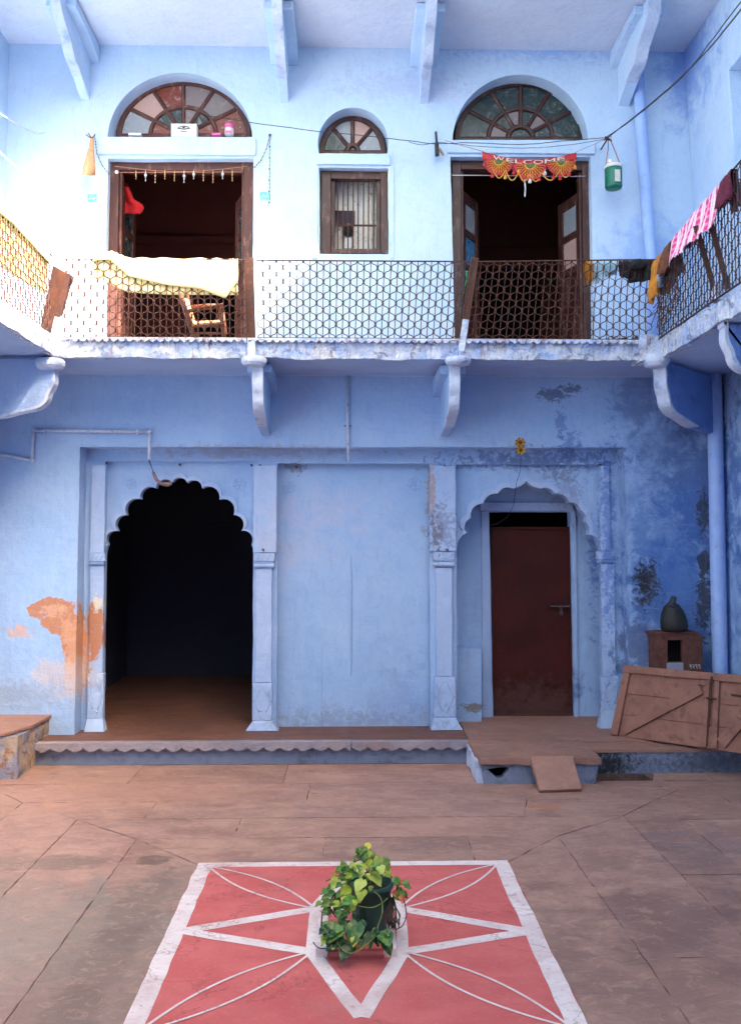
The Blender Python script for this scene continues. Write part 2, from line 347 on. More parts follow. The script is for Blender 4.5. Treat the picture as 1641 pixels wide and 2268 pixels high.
WOOD = plain('dark_brown_painted_wood', srgb(58,27,23), srgb(74,37,31), .5, 6, .002, st=(1,1,.3), dirt=srgb(140,104,92), dirtk=.5)
WOODL = plain('sunlit_red_brown_wood', srgb(76,37,30), srgb(92,49,40), .55, 6, .002, st=(1,1,.3), dirt=srgb(170,120,100), dirtk=.45)  # lighter wood copy; the left doorway's sunlight is put into the colour
GATE = plain('dusty_red_brown_timber', srgb(134,88,72), srgb(154,106,88), .75, 5, .004, st=(1,1,1), dirt=srgb(98,64,56), dirtk=.6)
RUST = plain('rusty_iron', srgb(66,42,36), srgb(92,54,40), .75, 14, .003, dirt=srgb(136,76,52), dirtk=.7, metal=.2)
RUSTD = plain('dark_iron', srgb(52,44,50), srgb(74,54,52), .65, 14, .002, dirt=srgb(130,78,62), dirtk=.6, metal=.3)
RUSTO = plain('orange_rust_sheet', srgb(66,34,22), srgb(92,48,28), .75, 9, .004, dirt=srgb(58,32,24), dirtk=.6, metal=.1)
def doorred():
    s = NT('dark_maroon_sheet_metal'); a = s.noise(1.6, 6, .6); b = s.noise(9, 8, .7, off=(2,2,2)); c = s.noise(14, 6, .7, st=(2.6,1,.12), off=(5,1,0)); d = s.noise(60, 3, .6)
    col = s.mix(s.rng(a,.35,.65), srgb(60,19,15), srgb(76,27,21)); col = s.mix(s.math('MULTIPLY', s.rng(b,.55,.7),.4), col, srgb(46,14,12))
    col = s.mix(s.math('MULTIPLY', s.rng(c,.69,.74),.55), col, srgb(176,140,132)); col = s.mix(s.math('MULTIPLY', s.rng(d,.72,.76),.5), col, srgb(150,120,112))
    p = at(1180,1590,10.6); col = s.blob(col, p, (.6,.5,.35), srgb(96,66,60), .6, .6, 1.6, b)
    return s.out(col, s.rng(a,.3,.7,.5,.7), s.bump(b,.006,.6), Specular_IOR_Level=.22)
DOORRED = doorred()
PIPE = plain('pale_blue_painted_pipe', srgb(160,186,236), srgb(170,194,240), .5, 5, .001, dirt=srgb(140,162,214), dirtk=.5)
COND = plain('grey_plastic_conduit', srgb(186,194,214), srgb(198,204,220), .5, 12, .001, dirt=srgb(120,108,112), dirtk=.6)
BLACKM = plain('black_rubber', srgb(26,26,28), srgb(36,36,38), .5, 9, .001)
WIRE = plain('dark_wire_sheath', srgb(46,44,50), srgb(60,58,62), .6, 9, .0005)
WIREW = plain('white_cord', srgb(206,202,204), srgb(190,186,190), .8, 9, .0005)
WIREB = plain('orange_brown_twine', srgb(150,100,78), srgb(170,118,92), .8, 9, .0005)
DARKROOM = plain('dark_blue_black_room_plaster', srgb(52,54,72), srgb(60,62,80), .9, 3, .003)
NEARBLACK = plain('near_black_plaster', srgb(12,12,14), srgb(18,17,20), .95, 3, .003)  # near-black puts the shade of hollows and dark rooms into the colour
REDROOM = plain('deep_red_brown_room_plaster', srgb(118,62,54), srgb(130,70,60), .9, 2, .003)
ROOMFLOOR = stone_mat('interior_terracotta_floor', srgb(106,70,58), srgb(118,78,64), srgb(92,60,50), [], tint=False)
def glass(name, c, smear=.5, rough=.12):
    s = NT(name); a = s.noise(7, 8, .72, st=(1,1,1), dist=2.2); k = s.rng(a, .55, .64)
    col = s.mix(s.math('MULTIPLY', k, smear), c, srgb(190,186,184)); return s.out(col, s.rng(a,.4,.65,rough,.6), s.bump(a,.003,.5))
G_DK = glass('dark_green_dusty_glass', srgb(44,58,56)); G_GY = glass('grey_dusty_glass', srgb(128,112,110), .35, .3)
G_PK = glass('pink_papered_pane', srgb(190,150,138), .25, .6); G_RD = glass('red_tinted_pane', srgb(128,58,44), .6, .2)
G_WH = glass('white_smeared_pane', srgb(150,152,156), .8, .3); G_BL = glass('blue_patterned_pane', srgb(60,120,160), .7, .2)
def cloth_mat(name, c0, c1, sc=30, trans=.0):
    s = NT(name); a = s.noise(sc, 5, .6); col = s.mix(s.rng(a,.35,.65), c0, c1)
    n = s.bump(s.noise(220,2,.5), .0006, .8); s.out(col, .9, n)
    if trans:
        tr = s.n('ShaderNodeBsdfTranslucent'); s.link(col, tr.inputs[0]); mx = s.n('ShaderNodeMixShader'); mx.inputs[0].default_value = trans
        s.link(s.b.outputs[0], mx.inputs[1]); s.link(tr.outputs[0], mx.inputs[2])
        s.link(mx.outputs[0], s.t.nodes['Material Output'].inputs[0])
    return s.m
YEL = cloth_mat('pale_yellow_cotton', srgb(240,228,176), srgb(244,234,190), 12, .4)
LBLUE = cloth_mat('light_blue_cotton', srgb(156,194,212), srgb(172,204,218)); BLKC = cloth_mat('black_cotton', srgb(22,24,30), srgb(34,36,44))
ORC = cloth_mat('mustard_orange_cotton', srgb(196,136,44), srgb(176,104,40), 14); BRNC = cloth_mat('brown_rag', srgb(84,48,34), srgb(112,66,44), 20)
REDC = cloth_mat('bright_red_cloth', srgb(190,10,20), srgb(160,10,18)); GREC = cloth_mat('green_plastic_mesh', srgb(40,150,100), srgb(60,170,120))
GREYC = cloth_mat('grey_cotton', srgb(130,134,150), srgb(150,152,166))
def plaid():
    s = NT('pink_white_plaid'); t = s.n('ShaderNodeUVMap')
    col = srgb(226,64,130)
    sep = s.n('ShaderNodeSeparateXYZ'); s.link(t.outputs[0], sep.inputs[0]); u, v = sep.outputs[0], sep.outputs[1]
    def stripes(x, n, a): return s.rng(s.math('ABSOLUTE', s.math('SUBTRACT', s.math('FRACT', s.math('MULTIPLY', x, n)), .5)), a, a+.04)
    c = s.mix(s.math('MULTIPLY', stripes(u, 11.0, .24), .8), col, srgb(240,224,232))
    c = s.mix(s.math('MULTIPLY', stripes(v, 8.0, .30), .35), c, srgb(244,228,236))
    c = s.mix(s.math('MULTIPLY', stripes(u, 22.0, .44), .6), c, srgb(80,50,80))
    c = s.mix(s.math('MULTIPLY', stripes(v, 8.0, .45), .5), c, srgb(80,50,80))
    return s.out(c, .9, s.bump(s.noise(200,2,.5), .0006, .8))
PLAID = plaid()
def leafmat():
    s = NT('variegated_pothos_leaf'); v = s.n('ShaderNodeVertexColor', layer_name='tint'); a = s.noise(26, 5, .6)
    col = s.mix(s.math('MULTIPLY', s.rng(a,.48,.66), .45), v.outputs[0], srgb(170,182,60)); 
    s.out(col, .38, s.bump(a,.002,.5)); tr = s.n('ShaderNodeBsdfTranslucent'); s.link(col, tr.inputs[0])
    mx = s.n('ShaderNodeMixShader'); mx.inputs[0].default_value = .25; s.link(s.b.outputs[0], mx.inputs[1]); s.link(tr.outputs[0], mx.inputs[2]); s.link(mx.outputs[0], s.t.nodes['Material Output'].inputs[0])
    return s.m
LEAF = leafmat()
STEM = plain('green_brown_stem', srgb(120,130,60), srgb(84,84,44), .6, 20, .0005); STEMD = plain('dark_dry_root', srgb(44,32,28), srgb(62,46,38), .8, 20, .0008)
POT = plain('deep_green_plastic', srgb(14,62,56), srgb(20,74,64), .35, 8, .0006, dirt=srgb(50,80,70), dirtk=.4); SOIL = plain('dark_soil', srgb(40,30,26), srgb(58,44,36), .95, 30, .006)
FLASK = plain('green_flask_plastic', srgb(24,104,84), srgb(30,116,92), .4, 9, .0006, dirt=srgb(90,140,120), dirtk=.4)
CREAM = plain('cream_plastic', srgb(222,214,204), srgb(232,226,216), .5, 9, .0005)
WICK = plain('woven_cane', srgb(206,150,104), srgb(222,172,128), .75, 24, .003, st=(1,1,.2), dirt=srgb(150,92,60), dirtk=.6)
CHAIRM = plain('orange_brown_cane_wood', srgb(104,54,32), srgb(122,66,40), .55, 10, .001)
CYAN = plain('cyan_print', srgb(90,205,222), srgb(120,214,226), .6, 20, .0004, dirt=srgb(224,232,236), dirtk=.8)
CARD = plain('white_carton', srgb(220,216,210), srgb(230,226,220), .7, 9, .0006); PINK = plain('pink_plastic', srgb(230,90,150), srgb(236,110,166), .4, 9, .0004)
SHRINE = plain('sooty_brick_red_plaster', srgb(110,66,54), srgb(96,54,44), .85, 9, .006, dirt=srgb(48,34,32), dirtk=.8)
ROOT_RED = plain('tinsel_red', srgb(196,24,34), srgb(160,16,28), .5, 60, .003, dirt=srgb(240,120,90), dirtk=.5)
TINY = plain('tinsel_yellow', srgb(206,134,34), srgb(222,160,54), .45, 60, .003, dirt=srgb(190,60,30), dirtk=.6); TING = plain('tinsel_green', srgb(70,96,40), srgb(50,76,34), .5, 60, .003, dirt=srgb(210,180,60), dirtk=.5)
GOLD = plain('dull_gold_beads', srgb(190,150,110), srgb(220,190,150), .35, 30, .0004, metal=.5); BEADD = plain('dark_beads', srgb(56,48,56), srgb(80,70,74), .4, 30, .0004)
BLACKPOT = plain('black_fired_clay', srgb(26,25,24), srgb(40,38,35), .6, 9, .002); METAL = plain('dull_steel', srgb(120,112,108), srgb(90,80,76), .4, 20, .0006, metal=.8)
CHALK = plain('chalk_white', srgb(214,208,200), srgb(200,194,186), .9, 20, .0003); INK = plain('dark_print_ink', srgb(50,50,56), srgb(60,60,64), .8, 20, .0002)

# ================================================================== SETTING: courtyard floor
def jag(pts, step=.07, amp=.0055):
    out = []
    for i, a in enumerate(pts):
        b = pts[(i+1) % len(pts)]; a = Vector(a); b = Vector(b); n = max(1, int((b-a).length/step))
        for k in range(n):
            p = a+(b-a)*k/n
            if k: p += Vector((random.uniform(-amp,amp), random.uniform(-amp,amp)))
            out.append(p)
    return out
PIT = (2.37, 2.90, 8.50, 8.99)
gm = MB()
def slab(poly, inset=.0055):
    c = sum((Vector(p) for p in poly), Vector((0,0)))/len(poly)
    poly = [Vector((p[0]+math.copysign(inset*.45, c.x-p[0]), p[1]+math.copysign(inset*.9, c.y-p[1]))) for p in poly]
    pts = jag(poly); n = len(pts); k = random.uniform(.90, 1.07); gm.cur = (k*random.uniform(.985,1.03), k, k*random.uniform(.97,1.02))
    h = random.uniform(-.002, .002); tx, ty = random.uniform(-.0015,.0015), random.uniform(-.0015,.0015)
    z = [h+(p.x-c.x)*tx+(p.y-c.y)*ty for p in pts]
    vs = [(p.x,p.y,zz) for p,zz in zip(pts,z)]+[(p.x,p.y,-.012) for p in pts]
    gm.add(vs, [tuple(range(n))]+[(i,i+n,(i+1)%n+n,(i+1)%n) for i in range(n)])
N_ = [atz(780,v,0).y for v in (1912,1855,1811,1773,1733)]; E_ = [atz(1125,1911,0).x,1.62,2.28,2.74,3.34,4.2]; W_ = [atz(440,1913,0).x,-1.64,-2.24,-2.86,-3.42,-4.1]
slab([(W_[0],4.22),(E_[0],4.22),(E_[0],N_[0]),(W_[0],N_[0])], 0)
cutN = {0:[-.2,.9], 1:[-.9], 2:[1.45,-1.7], 3:[-.38]}
for k in range(4):
    y0,y1 = N_[k],N_[k+1]; xa0,xa1 = W_[k],W_[k+1]; xb0,xb1 = E_[k],E_[k+1]
    xs0 = [xa0]+sorted(cutN[k])+[xb0]; xs1 = [xa1]+[c+(.12 if k==2 and c>0 else .01) for c in sorted(cutN[k])]+[xb1]
    for i in range(len(xs0)-1): slab([(xs0[i],y0),(xs0[i+1],y0),(xs1[i+1],y1),(xs1[i],y1)])
for sgn, L in ((1,E_),(-1,W_)):
    for k in range(5):
        x0,x1 = L[k],L[k+1]; n0 = N_[min(k,4)]; n1 = N_[min(k+1,4)]
        ys = [random.uniform(.6,1.6)+i*2.6+(.9 if k%2 else 0) for i in range(-1, 3)]
        ys = [y for y in ys if y < n0-.4]; prev0 = prev1 = -1.7
        for y in ys+[None]:
            if y is None: a, b = n0, n1
            else: a = b = y
            q = [(x0,prev0),(x1,prev1),(x1,b),(x0,a)]
            slab(q if sgn>0 else q[::-1]); prev0, prev1 = a, b
slab([(-1.08,2.6),(1.12,2.6),(1.12,4.22),(-1.08,4.22)]); slab([(-1.08,-1.7),(1.12,-1.7),(1.12,2.6),(-1.08,2.6)])
for a,b in ((-4.1,-2.1),(-2.1,-.63),(-.63,1.2),(1.2,PIT[0])): slab([(a,N_[4]),(b,N_[4]),(b,9.42),(a,9.42)])
slab([(PIT[0],N_[4]),(PIT[1]+.02,N_[4]),(PIT[1]+.02,PIT[2]),(PIT[0],PIT[2])],.001)
slab([(PIT[1],N_[4]),(3.5,N_[4]),(3.5,9.0),(PIT[1]+.09,9.0)]); slab([(3.5,N_[4]),(4.2,N_[4]),(4.2,9.0),(3.5,9.0)])
build('courtyard_paving', gm, STONE, kind='structure')
bm_ = MB(); x0,x1,y0,y1 = PIT
for (a,b,c,d) in ((-4.3,x0,-1.8,9.6),(x1,4.3,-1.8,9.6),(x0,x1,-1.8,y0),(x0,x1,y1,9.6)): bm_.add([(a,c,-.006),(b,c,-.006),(b,d,-.006),(a,d,-.006)],[(0,1,2,3)])
for a,b,c,d in ((x0,y0,x1,y0),(x1,y0,x1,y1),(x1,y1,x0,y1),(x0,y1,x0,y0)): bm_.add([(a,b,-.006),(c,d,-.006),(c,d,-.4),(a,b,-.4)],[(0,1,2,3)])
bm_.add([(x0,y0,-.4),(x1,y0,-.4),(x1,y1,-.4),(x0,y1,-.4)],[(0,1,2,3)])
build('ground', bm_, JOINT, kind='structure')
gr_ = MB(); gr_.add([(-60,-60,-.5),(60,-60,-.5),(60,60,-.5),(-60,60,-.5)],[(0,1,2,3)]); build('outer_ground', gr_, JOINT, kind='structure')

# ================================================================== HOUSE
house = thing('courtyard_house', 'two storey blue limewashed courtyard house with scalloped arches below and a balcony above', 'house', (0, 9.8, 0))
def arc(p, q, sag, n=9):
    p = Vector(p); q = Vector(q); c = q-p; nrm = Vector((-c.y, c.x)); out = []
    if abs(sag) < .02: return [p+c*(i/n) for i in range(n+1)]
    L = c.length; h = sag*L; Rr = (L*L/4+h*h)/(2*abs(h)); sg = 1 if h > 0 else -1
    ctr = p+c/2+nrm.normalized()*(h-sg*Rr); a0 = math.atan2((p-ctr).y,(p-ctr).x); a1 = math.atan2((q-ctr).y,(q-ctr).x)
    d = a1-a0
    while d > math.pi*2: d -= 2*math.pi
    if sg > 0:
        while d > 0: d -= 2*math.pi
        while d < -2*math.pi: d += 2*math.pi
    else:
        while d < 0: d += 2*math.pi
    for i in range(n+1): out.append(ctr+Vector((math.cos(a0+d*i/n), math.sin(a0+d*i/n)))*Rr)
    return out
def scallop(cusps, Y, sags):
    pts = []
    for i in range(len(cusps)-1):
        a = xz(*cusps[i], Y); b = xz(*cusps[i+1], Y); seg = arc(a, b, sags[i] if isinstance(sags, list) else sags)
        pts += [tuple(v) for v in seg[:-1]]
    pts.append(xz(*cusps[-1], Y)); return pts
X0L, X1R = -3.95, 4.05
# --- lower facade, outer sheet
m = MB(); a = xz(178,990,YF); b = xz(1381,991,YF)
m.plate([(X0L,-.1),(a[0]-.01,-.1),(a[0],a[1]),(b[0],b[1]),(b[0]+.06,-.1),(X1R+.25,-.1),(X1R+.25,4.09),(X0L,4.09)], [], YF, YF+.5, .008)
build('ground_floor_wall', m, LOW, house, bevel=.012)
# --- recessed frame with header beam and piers
Y2 = 10.05
def cx(p, Y=Y2): return at(p, 1300, Y).x
zt = xz(600,1026,Y2)[1]; ztop = 3.42
m = MB(); L = [(cx(150),ZP-.02)]
for (l, r, zz) in ((231,561,zt+.02),(614,952,zt),(1011,1331,zt-.01)):
    L += [(cx(l),ZP-.02),(cx(l),zz),(cx(r),zz),(cx(r),ZP-.02)]
L += [(cx(1402),ZP-.02),(cx(1402),ztop),(cx(150),ztop)]
m.plate(L, [], Y2, Y2+.07, .007)
build('arcade_frame', m, LOW, house, bevel=.01)
# --- left scalloped arch
Y3 = 10.12
cuspL = [(233,1232),(240,1206),(262,1176),(282,1141),(313,1106),(347,1082),(383,1069),(416,1070),(449,1082),(487,1107),(518,1141),(535,1176),(557,1206),(564,1232)]
scL = scallop(cuspL, Y3, [.05]+[.34]*11+[.05])
m = MB(); ztop3 = xz(500,1000,Y3)[1]
m.plate([(cx(205,Y3),ZP-.02)]+[(scL[0][0],ZP-.02)]+scL+[(scL[-1][0],ZP-.02),(cx(600,Y3),ZP-.02),(cx(600,Y3),ztop3),(cx(205,Y3),ztop3)], [], Y3, Y3+.09)
archL = build('scalloped_archway', m, LOW, house, bevel=.006)
def ringplate(sc, cpt, k, Yf, Yb, zcut=None):
    m = MB(); C = Vector(cpt); outer = [tuple(C+(Vector(p)-C)*k) for p in sc]
    n = len(sc)
    m.plate(sc+outer[::-1], [], Yf, Yb); return m
c = xz(399,1240,Y3); build('arch_moulding', ringplate(scL[10:-10], c, 1.055, Y3-.028, Y3+.001), PILM, archL, bevel=.005)
# --- blank middle panel
m = MB(); m.box(cx(590,Y3), cx(985,Y3), 10.17, 10.4, ZP-.02, ztop3)
blank = build('blank_panel', m, LOW, house)
m = MB(); pp = [at(777,1230+i*14,10.165)+Vector((random.uniform(-.003,.003),0,0)) for i in range(20)]
m.tube(pp, [.004+.010*math.sin(math.pi*i/19) for i in range(20)], 6); build('plaster_ridge', m, LOW, blank, smooth=True)
m = MB()
pp = [at(713+random.uniform(-2,2),1430+i*13,10.168)for i in range(15)]; m.tube(pp, [random.uniform(.003,.008) for i in range(15)], 5); build('plaster_ridge', m, LOW, blank, smooth=True)
# carved flower reliefs
def flower(px, py, Y, r, par):
    c = at(px, py, Y); m = MB(); m.ball(c, r*.28, 8, (1,.35,1))
    for k in range(6):
        t = k*math.pi/3+.3; m.ball((c.x+math.cos(t)*r*.62, c.y, c.z+math.sin(t)*r*.62), r*.34, 8, (1,.22,1))
    m.tube([(c.x+math.cos(i*math.pi/8)*r, c.y, c.z+math.sin(i*math.pi/8)*r) for i in range(17)], .004, 5, False)
    build('carved_flower', m, LOW, par, smooth=True)
flower(530,1072,Y3,.075,archL); flower(292,1072,Y3,.06,archL); flower(918,1072,10.17,.08,blank); flower(640,1080,10.17,.075,blank)
# --- right arch with the door niche
cuspR = [(1010,1232),(1014,1206),(1034,1180),(1042,1148),(1069,1116),(1101,1094),(1134,1082),(1164,1066),(1197,1082),(1227,1094),(1258,1113),(1284,1131),(1294,1156),(1301,1184),(1326,1208),(1331,1232)]
scR = scallop(cuspR, Y3, [.03,.16,.30,.26,.22,.20,-.10,-.10,.20,.22,.22,.26,.2,.2,.03])
m = MB(); m.plate([(cx(990,Y3),ZP-.02),(scR[0][0],ZP-.02)]+scR+[(scR[-1][0],ZP-.02),(cx(1350,Y3),ZP-.02),(cx(1350,Y3),ztop3),(cx(990,Y3),ztop3)], [], Y3, Y3+.14)
archR = build('scalloped_archway', m, LOW, house, bevel=.006)
c = xz(1166,1250,Y3); build('arch_moulding', ringplate(scR[10:-10], c, 1.075, Y3-.026, Y3+.001), PILM, archR, bevel=.005)
YN = 10.6; m = MB()
dl,dt = xz(1083,1134,YN); dr,_ = xz(1262,1134,YN); nl = cx(980,YN); nr = cx(1352,YN)
m.plate([(nl,ZP-.02),(dl+.03,ZP-.02),(dl,dt),(dr,dt),(dr+.02,ZP-.02),(nr,ZP-.02),(nr,3.5),(nl,3.5)], [], YN, YN+.15, .006)
niche = build('niche_wall', m, LOW, house)
m = MB(); m.box(nl-.1,nl,Y3+.15,YN,ZP-.02,3.5); m.box(nr,nr+.1,Y3+.15,YN,ZP-.02,3.5); m.box(nl-.1,nr+.1,Y3+.15,YN+.1,3.3,3.5); build('niche_reveal', m, LOW, house)
m = MB(); a_ = xz(1061,1113,YN); b_ = xz(1268,1132,YN); m.box(a_[0], b_[0], YN-.05, YN-.002, b_[1], a_[1])
m.box(xz(1066,1300,YN)[0], dl-.003, YN-.025, YN-.003, ZP, b_[1]-.003); m.box(dr+.023, xz(1276,1300,YN)[0], YN-.025, YN-.003, ZP, b_[1]-.003)
build('door_surround', m, PILM, niche, bevel=.006)
m = MB(); a_ = xz(1024,1437,10.32); b_ = xz(1066,1500,10.32); rough_box(m, a_[0]-.12, b_[0], 10.32, YN-.002, ZP, a_[1], .04, .003); build('low_plaster_block', m, LOW, niche)
# door
m = MB(); a_ = xz(1083,1167,YN+.06); b_ = xz(1271,1592,YN+.06)
zb = ZP+.01; dlf, drt = dl+.012, dr+.005
def wavy(u, v):
    x = dlf+(drt-dlf)*u+.02*(1-v); z = zb+(a_[1]-zb)*v; return (x, YN+.06+.006*mnoise.noise(Vector((x*3,z*2,1)))+.003*mnoise.noise(Vector((x*11,z*9,1))), z)
m.grid(wavy, 30, 60)
door = build('metal_door', m, DOORRED, house, smooth=True, solid=.006)
m = MB(); m.box(dlf+.02,drt+.02,YN+.035,YN+.055,zb,zb+.035); m.box(dlf+.018,dlf+.04,YN+.035,YN+.055,zb+.037,a_[1]); m.box(drt-.02,drt+.0,YN+.035,YN+.055,zb+.037,a_[1]); m.box(dlf+.045,drt-.03,YN+.035,YN+.055,a_[1]-.03,a_[1]); build('door_edge_frame', m, DOORRED, door, bevel=.003)
m = MB(); c = at(1238,1343,YN+.01); m.tube([(c.x-.10,c.y,c.z),(c.x+.14,c.y-.01,c.z)], .008, 6); m.tube([(c.x-.09,c.y,c.z),(c.x-.09,c.y+.04,c.z)],.006,5); m.tube([(c.x+.02,c.y,c.z),(c.x+.02,c.y+.04,c.z)],.006,5); m.box(c.x+.0,c.x+.03,c.y-.02,c.y-.012,c.z-.05,c.z+.015); build('latch', m, METAL, door)
m = MB(); m.box(c.x-.004,c.x+.034,c.y-.045,c.y-.022,c.z-.10,c.z-.055); m.tube([(c.x+.004,c.y-.033,c.z-.056),(c.x+.005,c.y-.033,c.z-.03),(c.x+.015,c.y-.033,c.z-.02),(c.x+.025,c.y-.033,c.z-.03),(c.x+.026,c.y-.033,c.z-.056)],.004,5); build('padlock', m, METAL, door, bevel=.003)
m = MB(); m.box(nl,nr,YN+.9,YN+.95,0,3.5); m.box(nl-.05,nl,YN+.15,YN+.9,0,3.5); m.box(nr,nr+.05,YN+.15,YN+.9,0,3.5); m.box(nl,nr,YN+.15,YN+.9,3.3,3.5); build('dark_store_room', m, NEARBLACK, house)
# --- pilasters
def pilaster(pier, cap, shaft, base, foot, ys, par=house):
    m = MB(); Yf = 9.99
    def seg(x0,x1,ya,yb,d=0):
        z1 = at(700,ya,Yf).z; z0 = at(700,yb,Yf).z; rough_box(m, at(x0,1300,Yf).x, at(x1,1300,Yf).x, Yf-d, Y2+.005, z0, z1, .045, .006 if yb-ya>60 else .003, 7, seed=x0)
    yc0,yc1,yb0,yf0,yf1 = ys
    seg(*pier, 1031, yc0-1); seg(*cap, yc0, yc0+18, .02); seg(cap[0]+3,cap[1]-3, yc0+18.5, yc0+22, .01); seg(*cap, yc0+22.5, yc1-3, .035); seg(cap[0]+2,cap[1]-2,yc1-2.5,yc1,.015)
    seg(*shaft, yc1+.5, yb0-.5); seg(*base, yb0, yf0-.5, .02)
    z1 = at(700,yf0,Yf).z; X = [at(v,1300,Yf).x for v in (*base,*foot)]
    m.hexa([(X[2],Yf-.07,ZP),(X[3],Yf-.07,ZP),(X[3],Y2,ZP),(X[2],Y2,ZP),(X[0],Yf-.025,z1),(X[1],Yf-.025,z1),(X[1],Y2,z1),(X[0],Y2,z1)])
    o = build('pilaster', m, PILM, par, bevel=.006)
    # carved leaf on the base and studs on the capital
    m = MB(); xc = (X[0]+X[1])/2; zc = at(700,(yb0+yf0)/2,Yf).z; h = (at(700,yb0,Yf).z-z1)/2; wv = (X[1]-X[0])/2
    for s in (-1,1):
        m.tube([(xc+s*wv*(.15+.55*math.sin(t*math.pi*.9)), Yf-.022, zc+h*(.75-1.3*t)) for t in [i/9 for i in range(10)]], .007, 5)
        m.tube([(xc+s*wv*(.95-.35*math.sin(t*math.pi)), Yf-.022, zc+h*(.8-.8*t)) for t in [i/7 for i in range(8)]], .006, 5)
    for k in range(9): m.ball((xc+random.uniform(-.8,.8)*wv, Yf-.02, zc-h*random.uniform(.2,.95)), random.uniform(.008,.014), 6, (1,.5,1))
    build('leaf_carving', m, PILM, o, smooth=True); m = MB(); zq = at(700,yc0+9,Yf).z
    for s in (-.55,0,.55): m.tube([(xc+s*wv-.016, Yf-.022, zq-.025),(xc+s*wv,Yf-.024,zq),(xc+s*wv+.014,Yf-.022,zq+.03)], .006, 5)
    build('capital_carving', m, PILM, o, smooth=True)
pilaster((560,612),(562.5,608.5),(566,602.5),(562.5,604.5),(548,620),(1225,1258,1512,1595,1626))
pilaster((952.5,1010),(958.5,1006),(965,1001),(960,1007),(952,1022),(1222,1256,1500,1590,1622))
pilaster((1331,1352),(1323,1358),(1331,1360),(1328,1366),(1319,1372),(1221,1248,1500,1575,1605))
pilaster((199,230),(199,233),(200,230),(199,234),(196,240),(1225,1252,1490,1590,1618))
# --- room behind the left arch
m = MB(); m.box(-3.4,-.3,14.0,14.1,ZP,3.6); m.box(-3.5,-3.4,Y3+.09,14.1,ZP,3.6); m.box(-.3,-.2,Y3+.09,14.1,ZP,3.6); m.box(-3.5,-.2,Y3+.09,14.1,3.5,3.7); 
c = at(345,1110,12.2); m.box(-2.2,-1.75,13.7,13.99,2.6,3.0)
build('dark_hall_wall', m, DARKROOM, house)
m = MB(); m.box(-3.6,1.3,9.49,14.2,-.1,ZP-.004); m.box(1.3,2.36,9.2,10.9,-.1,ZP-.004); m.box(2.36,4.05,9.03,11.9,-.1,ZP-.004); build('plinth_floor', m, ROOMFLOOR, house)
# --- plinth edge: stone nosing with a scalloped underside above a grey riser
def nosing(x0,x1,Yf,zt_,per,amp,th,mat,name,par,depth=.1,hang=.065):
    m = MB(); n = int((x1-x0)/per*8); lo = []
    for i in range(n+1):
        x = x0+(x1-x0)*i/n; ph = ((x-x0)/per)%1; lo.append((x+random.uniform(-.002,.002), zt_-hang-amp*(abs(math.sin(math.pi*ph))-.35)*.95*random.uniform(.75,1.1)+random.uniform(-.003,.003)))
    m.plate(lo+[(x1,zt_+random.uniform(-.002,.002)),(x0,zt_)], [], Yf, Yf+depth); return build(name, m, mat, par, bevel=.006)
xa = at(122,1645,9.41).x; xb = at(778,1645,9.41).x; xc_ = at(1052,1645,9.41).x
NOSE = stone_mat('grey_carved_stone', srgb(132,126,138), srgb(156,146,152), srgb(150,120,112), [], tint=False, dirt=srgb(84,78,92))
nosing(xa-.2, xb-.003, 9.38, ZP, .166, .042, .05, NOSE, 'carved_step_nosing', house); nosing(xb+.003, xc_, 9.38, ZP-.002, .166, .042, .05, NOSE, 'carved_step_nosing', house)
m = MB(); rough_box(m, xa-.2, xc_, 9.46, 9.485, -.02, ZP-.012, .06, .003, 4); build('step_riser', m, RISER, house)
# right part of the plinth, with its own painted front
m = MB(); rough_box(m, 2.34, 4.05, 9.0, 9.04, -.1, ZP-.008, .05, .006, 4); build('step_riser', m, RISER, house)
m = MB(); rough_box(m, 2.30, 4.05, 8.985, 9.3, ZP-.03, ZP+.002, .06, .004, 4); build('stone_coping', m, STONE2, house)
# --- stone entrance step in front of the door, with a broken drain hole
m = MB(); Yk = 8.62; hx0,hx1 = at(1078,1690,Yk).x, at(1126,1690,Yk).x
hole = [(hx0,.135),(hx0+.05,.09),(hx0+.10,.05),(hx0+.15,.055),(hx1-.02,.10),(hx1+.01,.155),(hx0+.1,.15)]
m.plate([(1.28,-.1),(2.30,-.1),(2.36,.185),(1.24,.185)], [hole], Yk, Yk+.12)
m.box(1.25,1.29,Yk+.13,9.42,-.1,.183); m.box(2.2,2.33,Yk+.13,9.42,-.1,.183)
step = build('door_step', m, RISER, house, bevel=.01)
m = MB(); rough_box(m, 1.22, 2.37, 8.585, 9.45, .187, .245, .05, .010, 5, seed=3); build('step_slab', m, STONE2, step)
m = MB(); rough_box(m, 1.20, 1.262, 8.66, 9.4, -.1, .2, .04, .02, 4, seed=9); build('plaster_cheek', m, TRIM, step)
m = MB(); m.box(1.3,2.2,8.9,8.95,-.1,.18); build('drain_back', m, NEARBLACK, step)  # near-black sheet stands for the shade in the hole
m = MB(); rough_box(m, 1.24, 3.1, 9.3, 10.8, ZP-.02, ZP+.012, .1, .004, 4, seed=5); build('threshold_stone', m, STONE2, house)

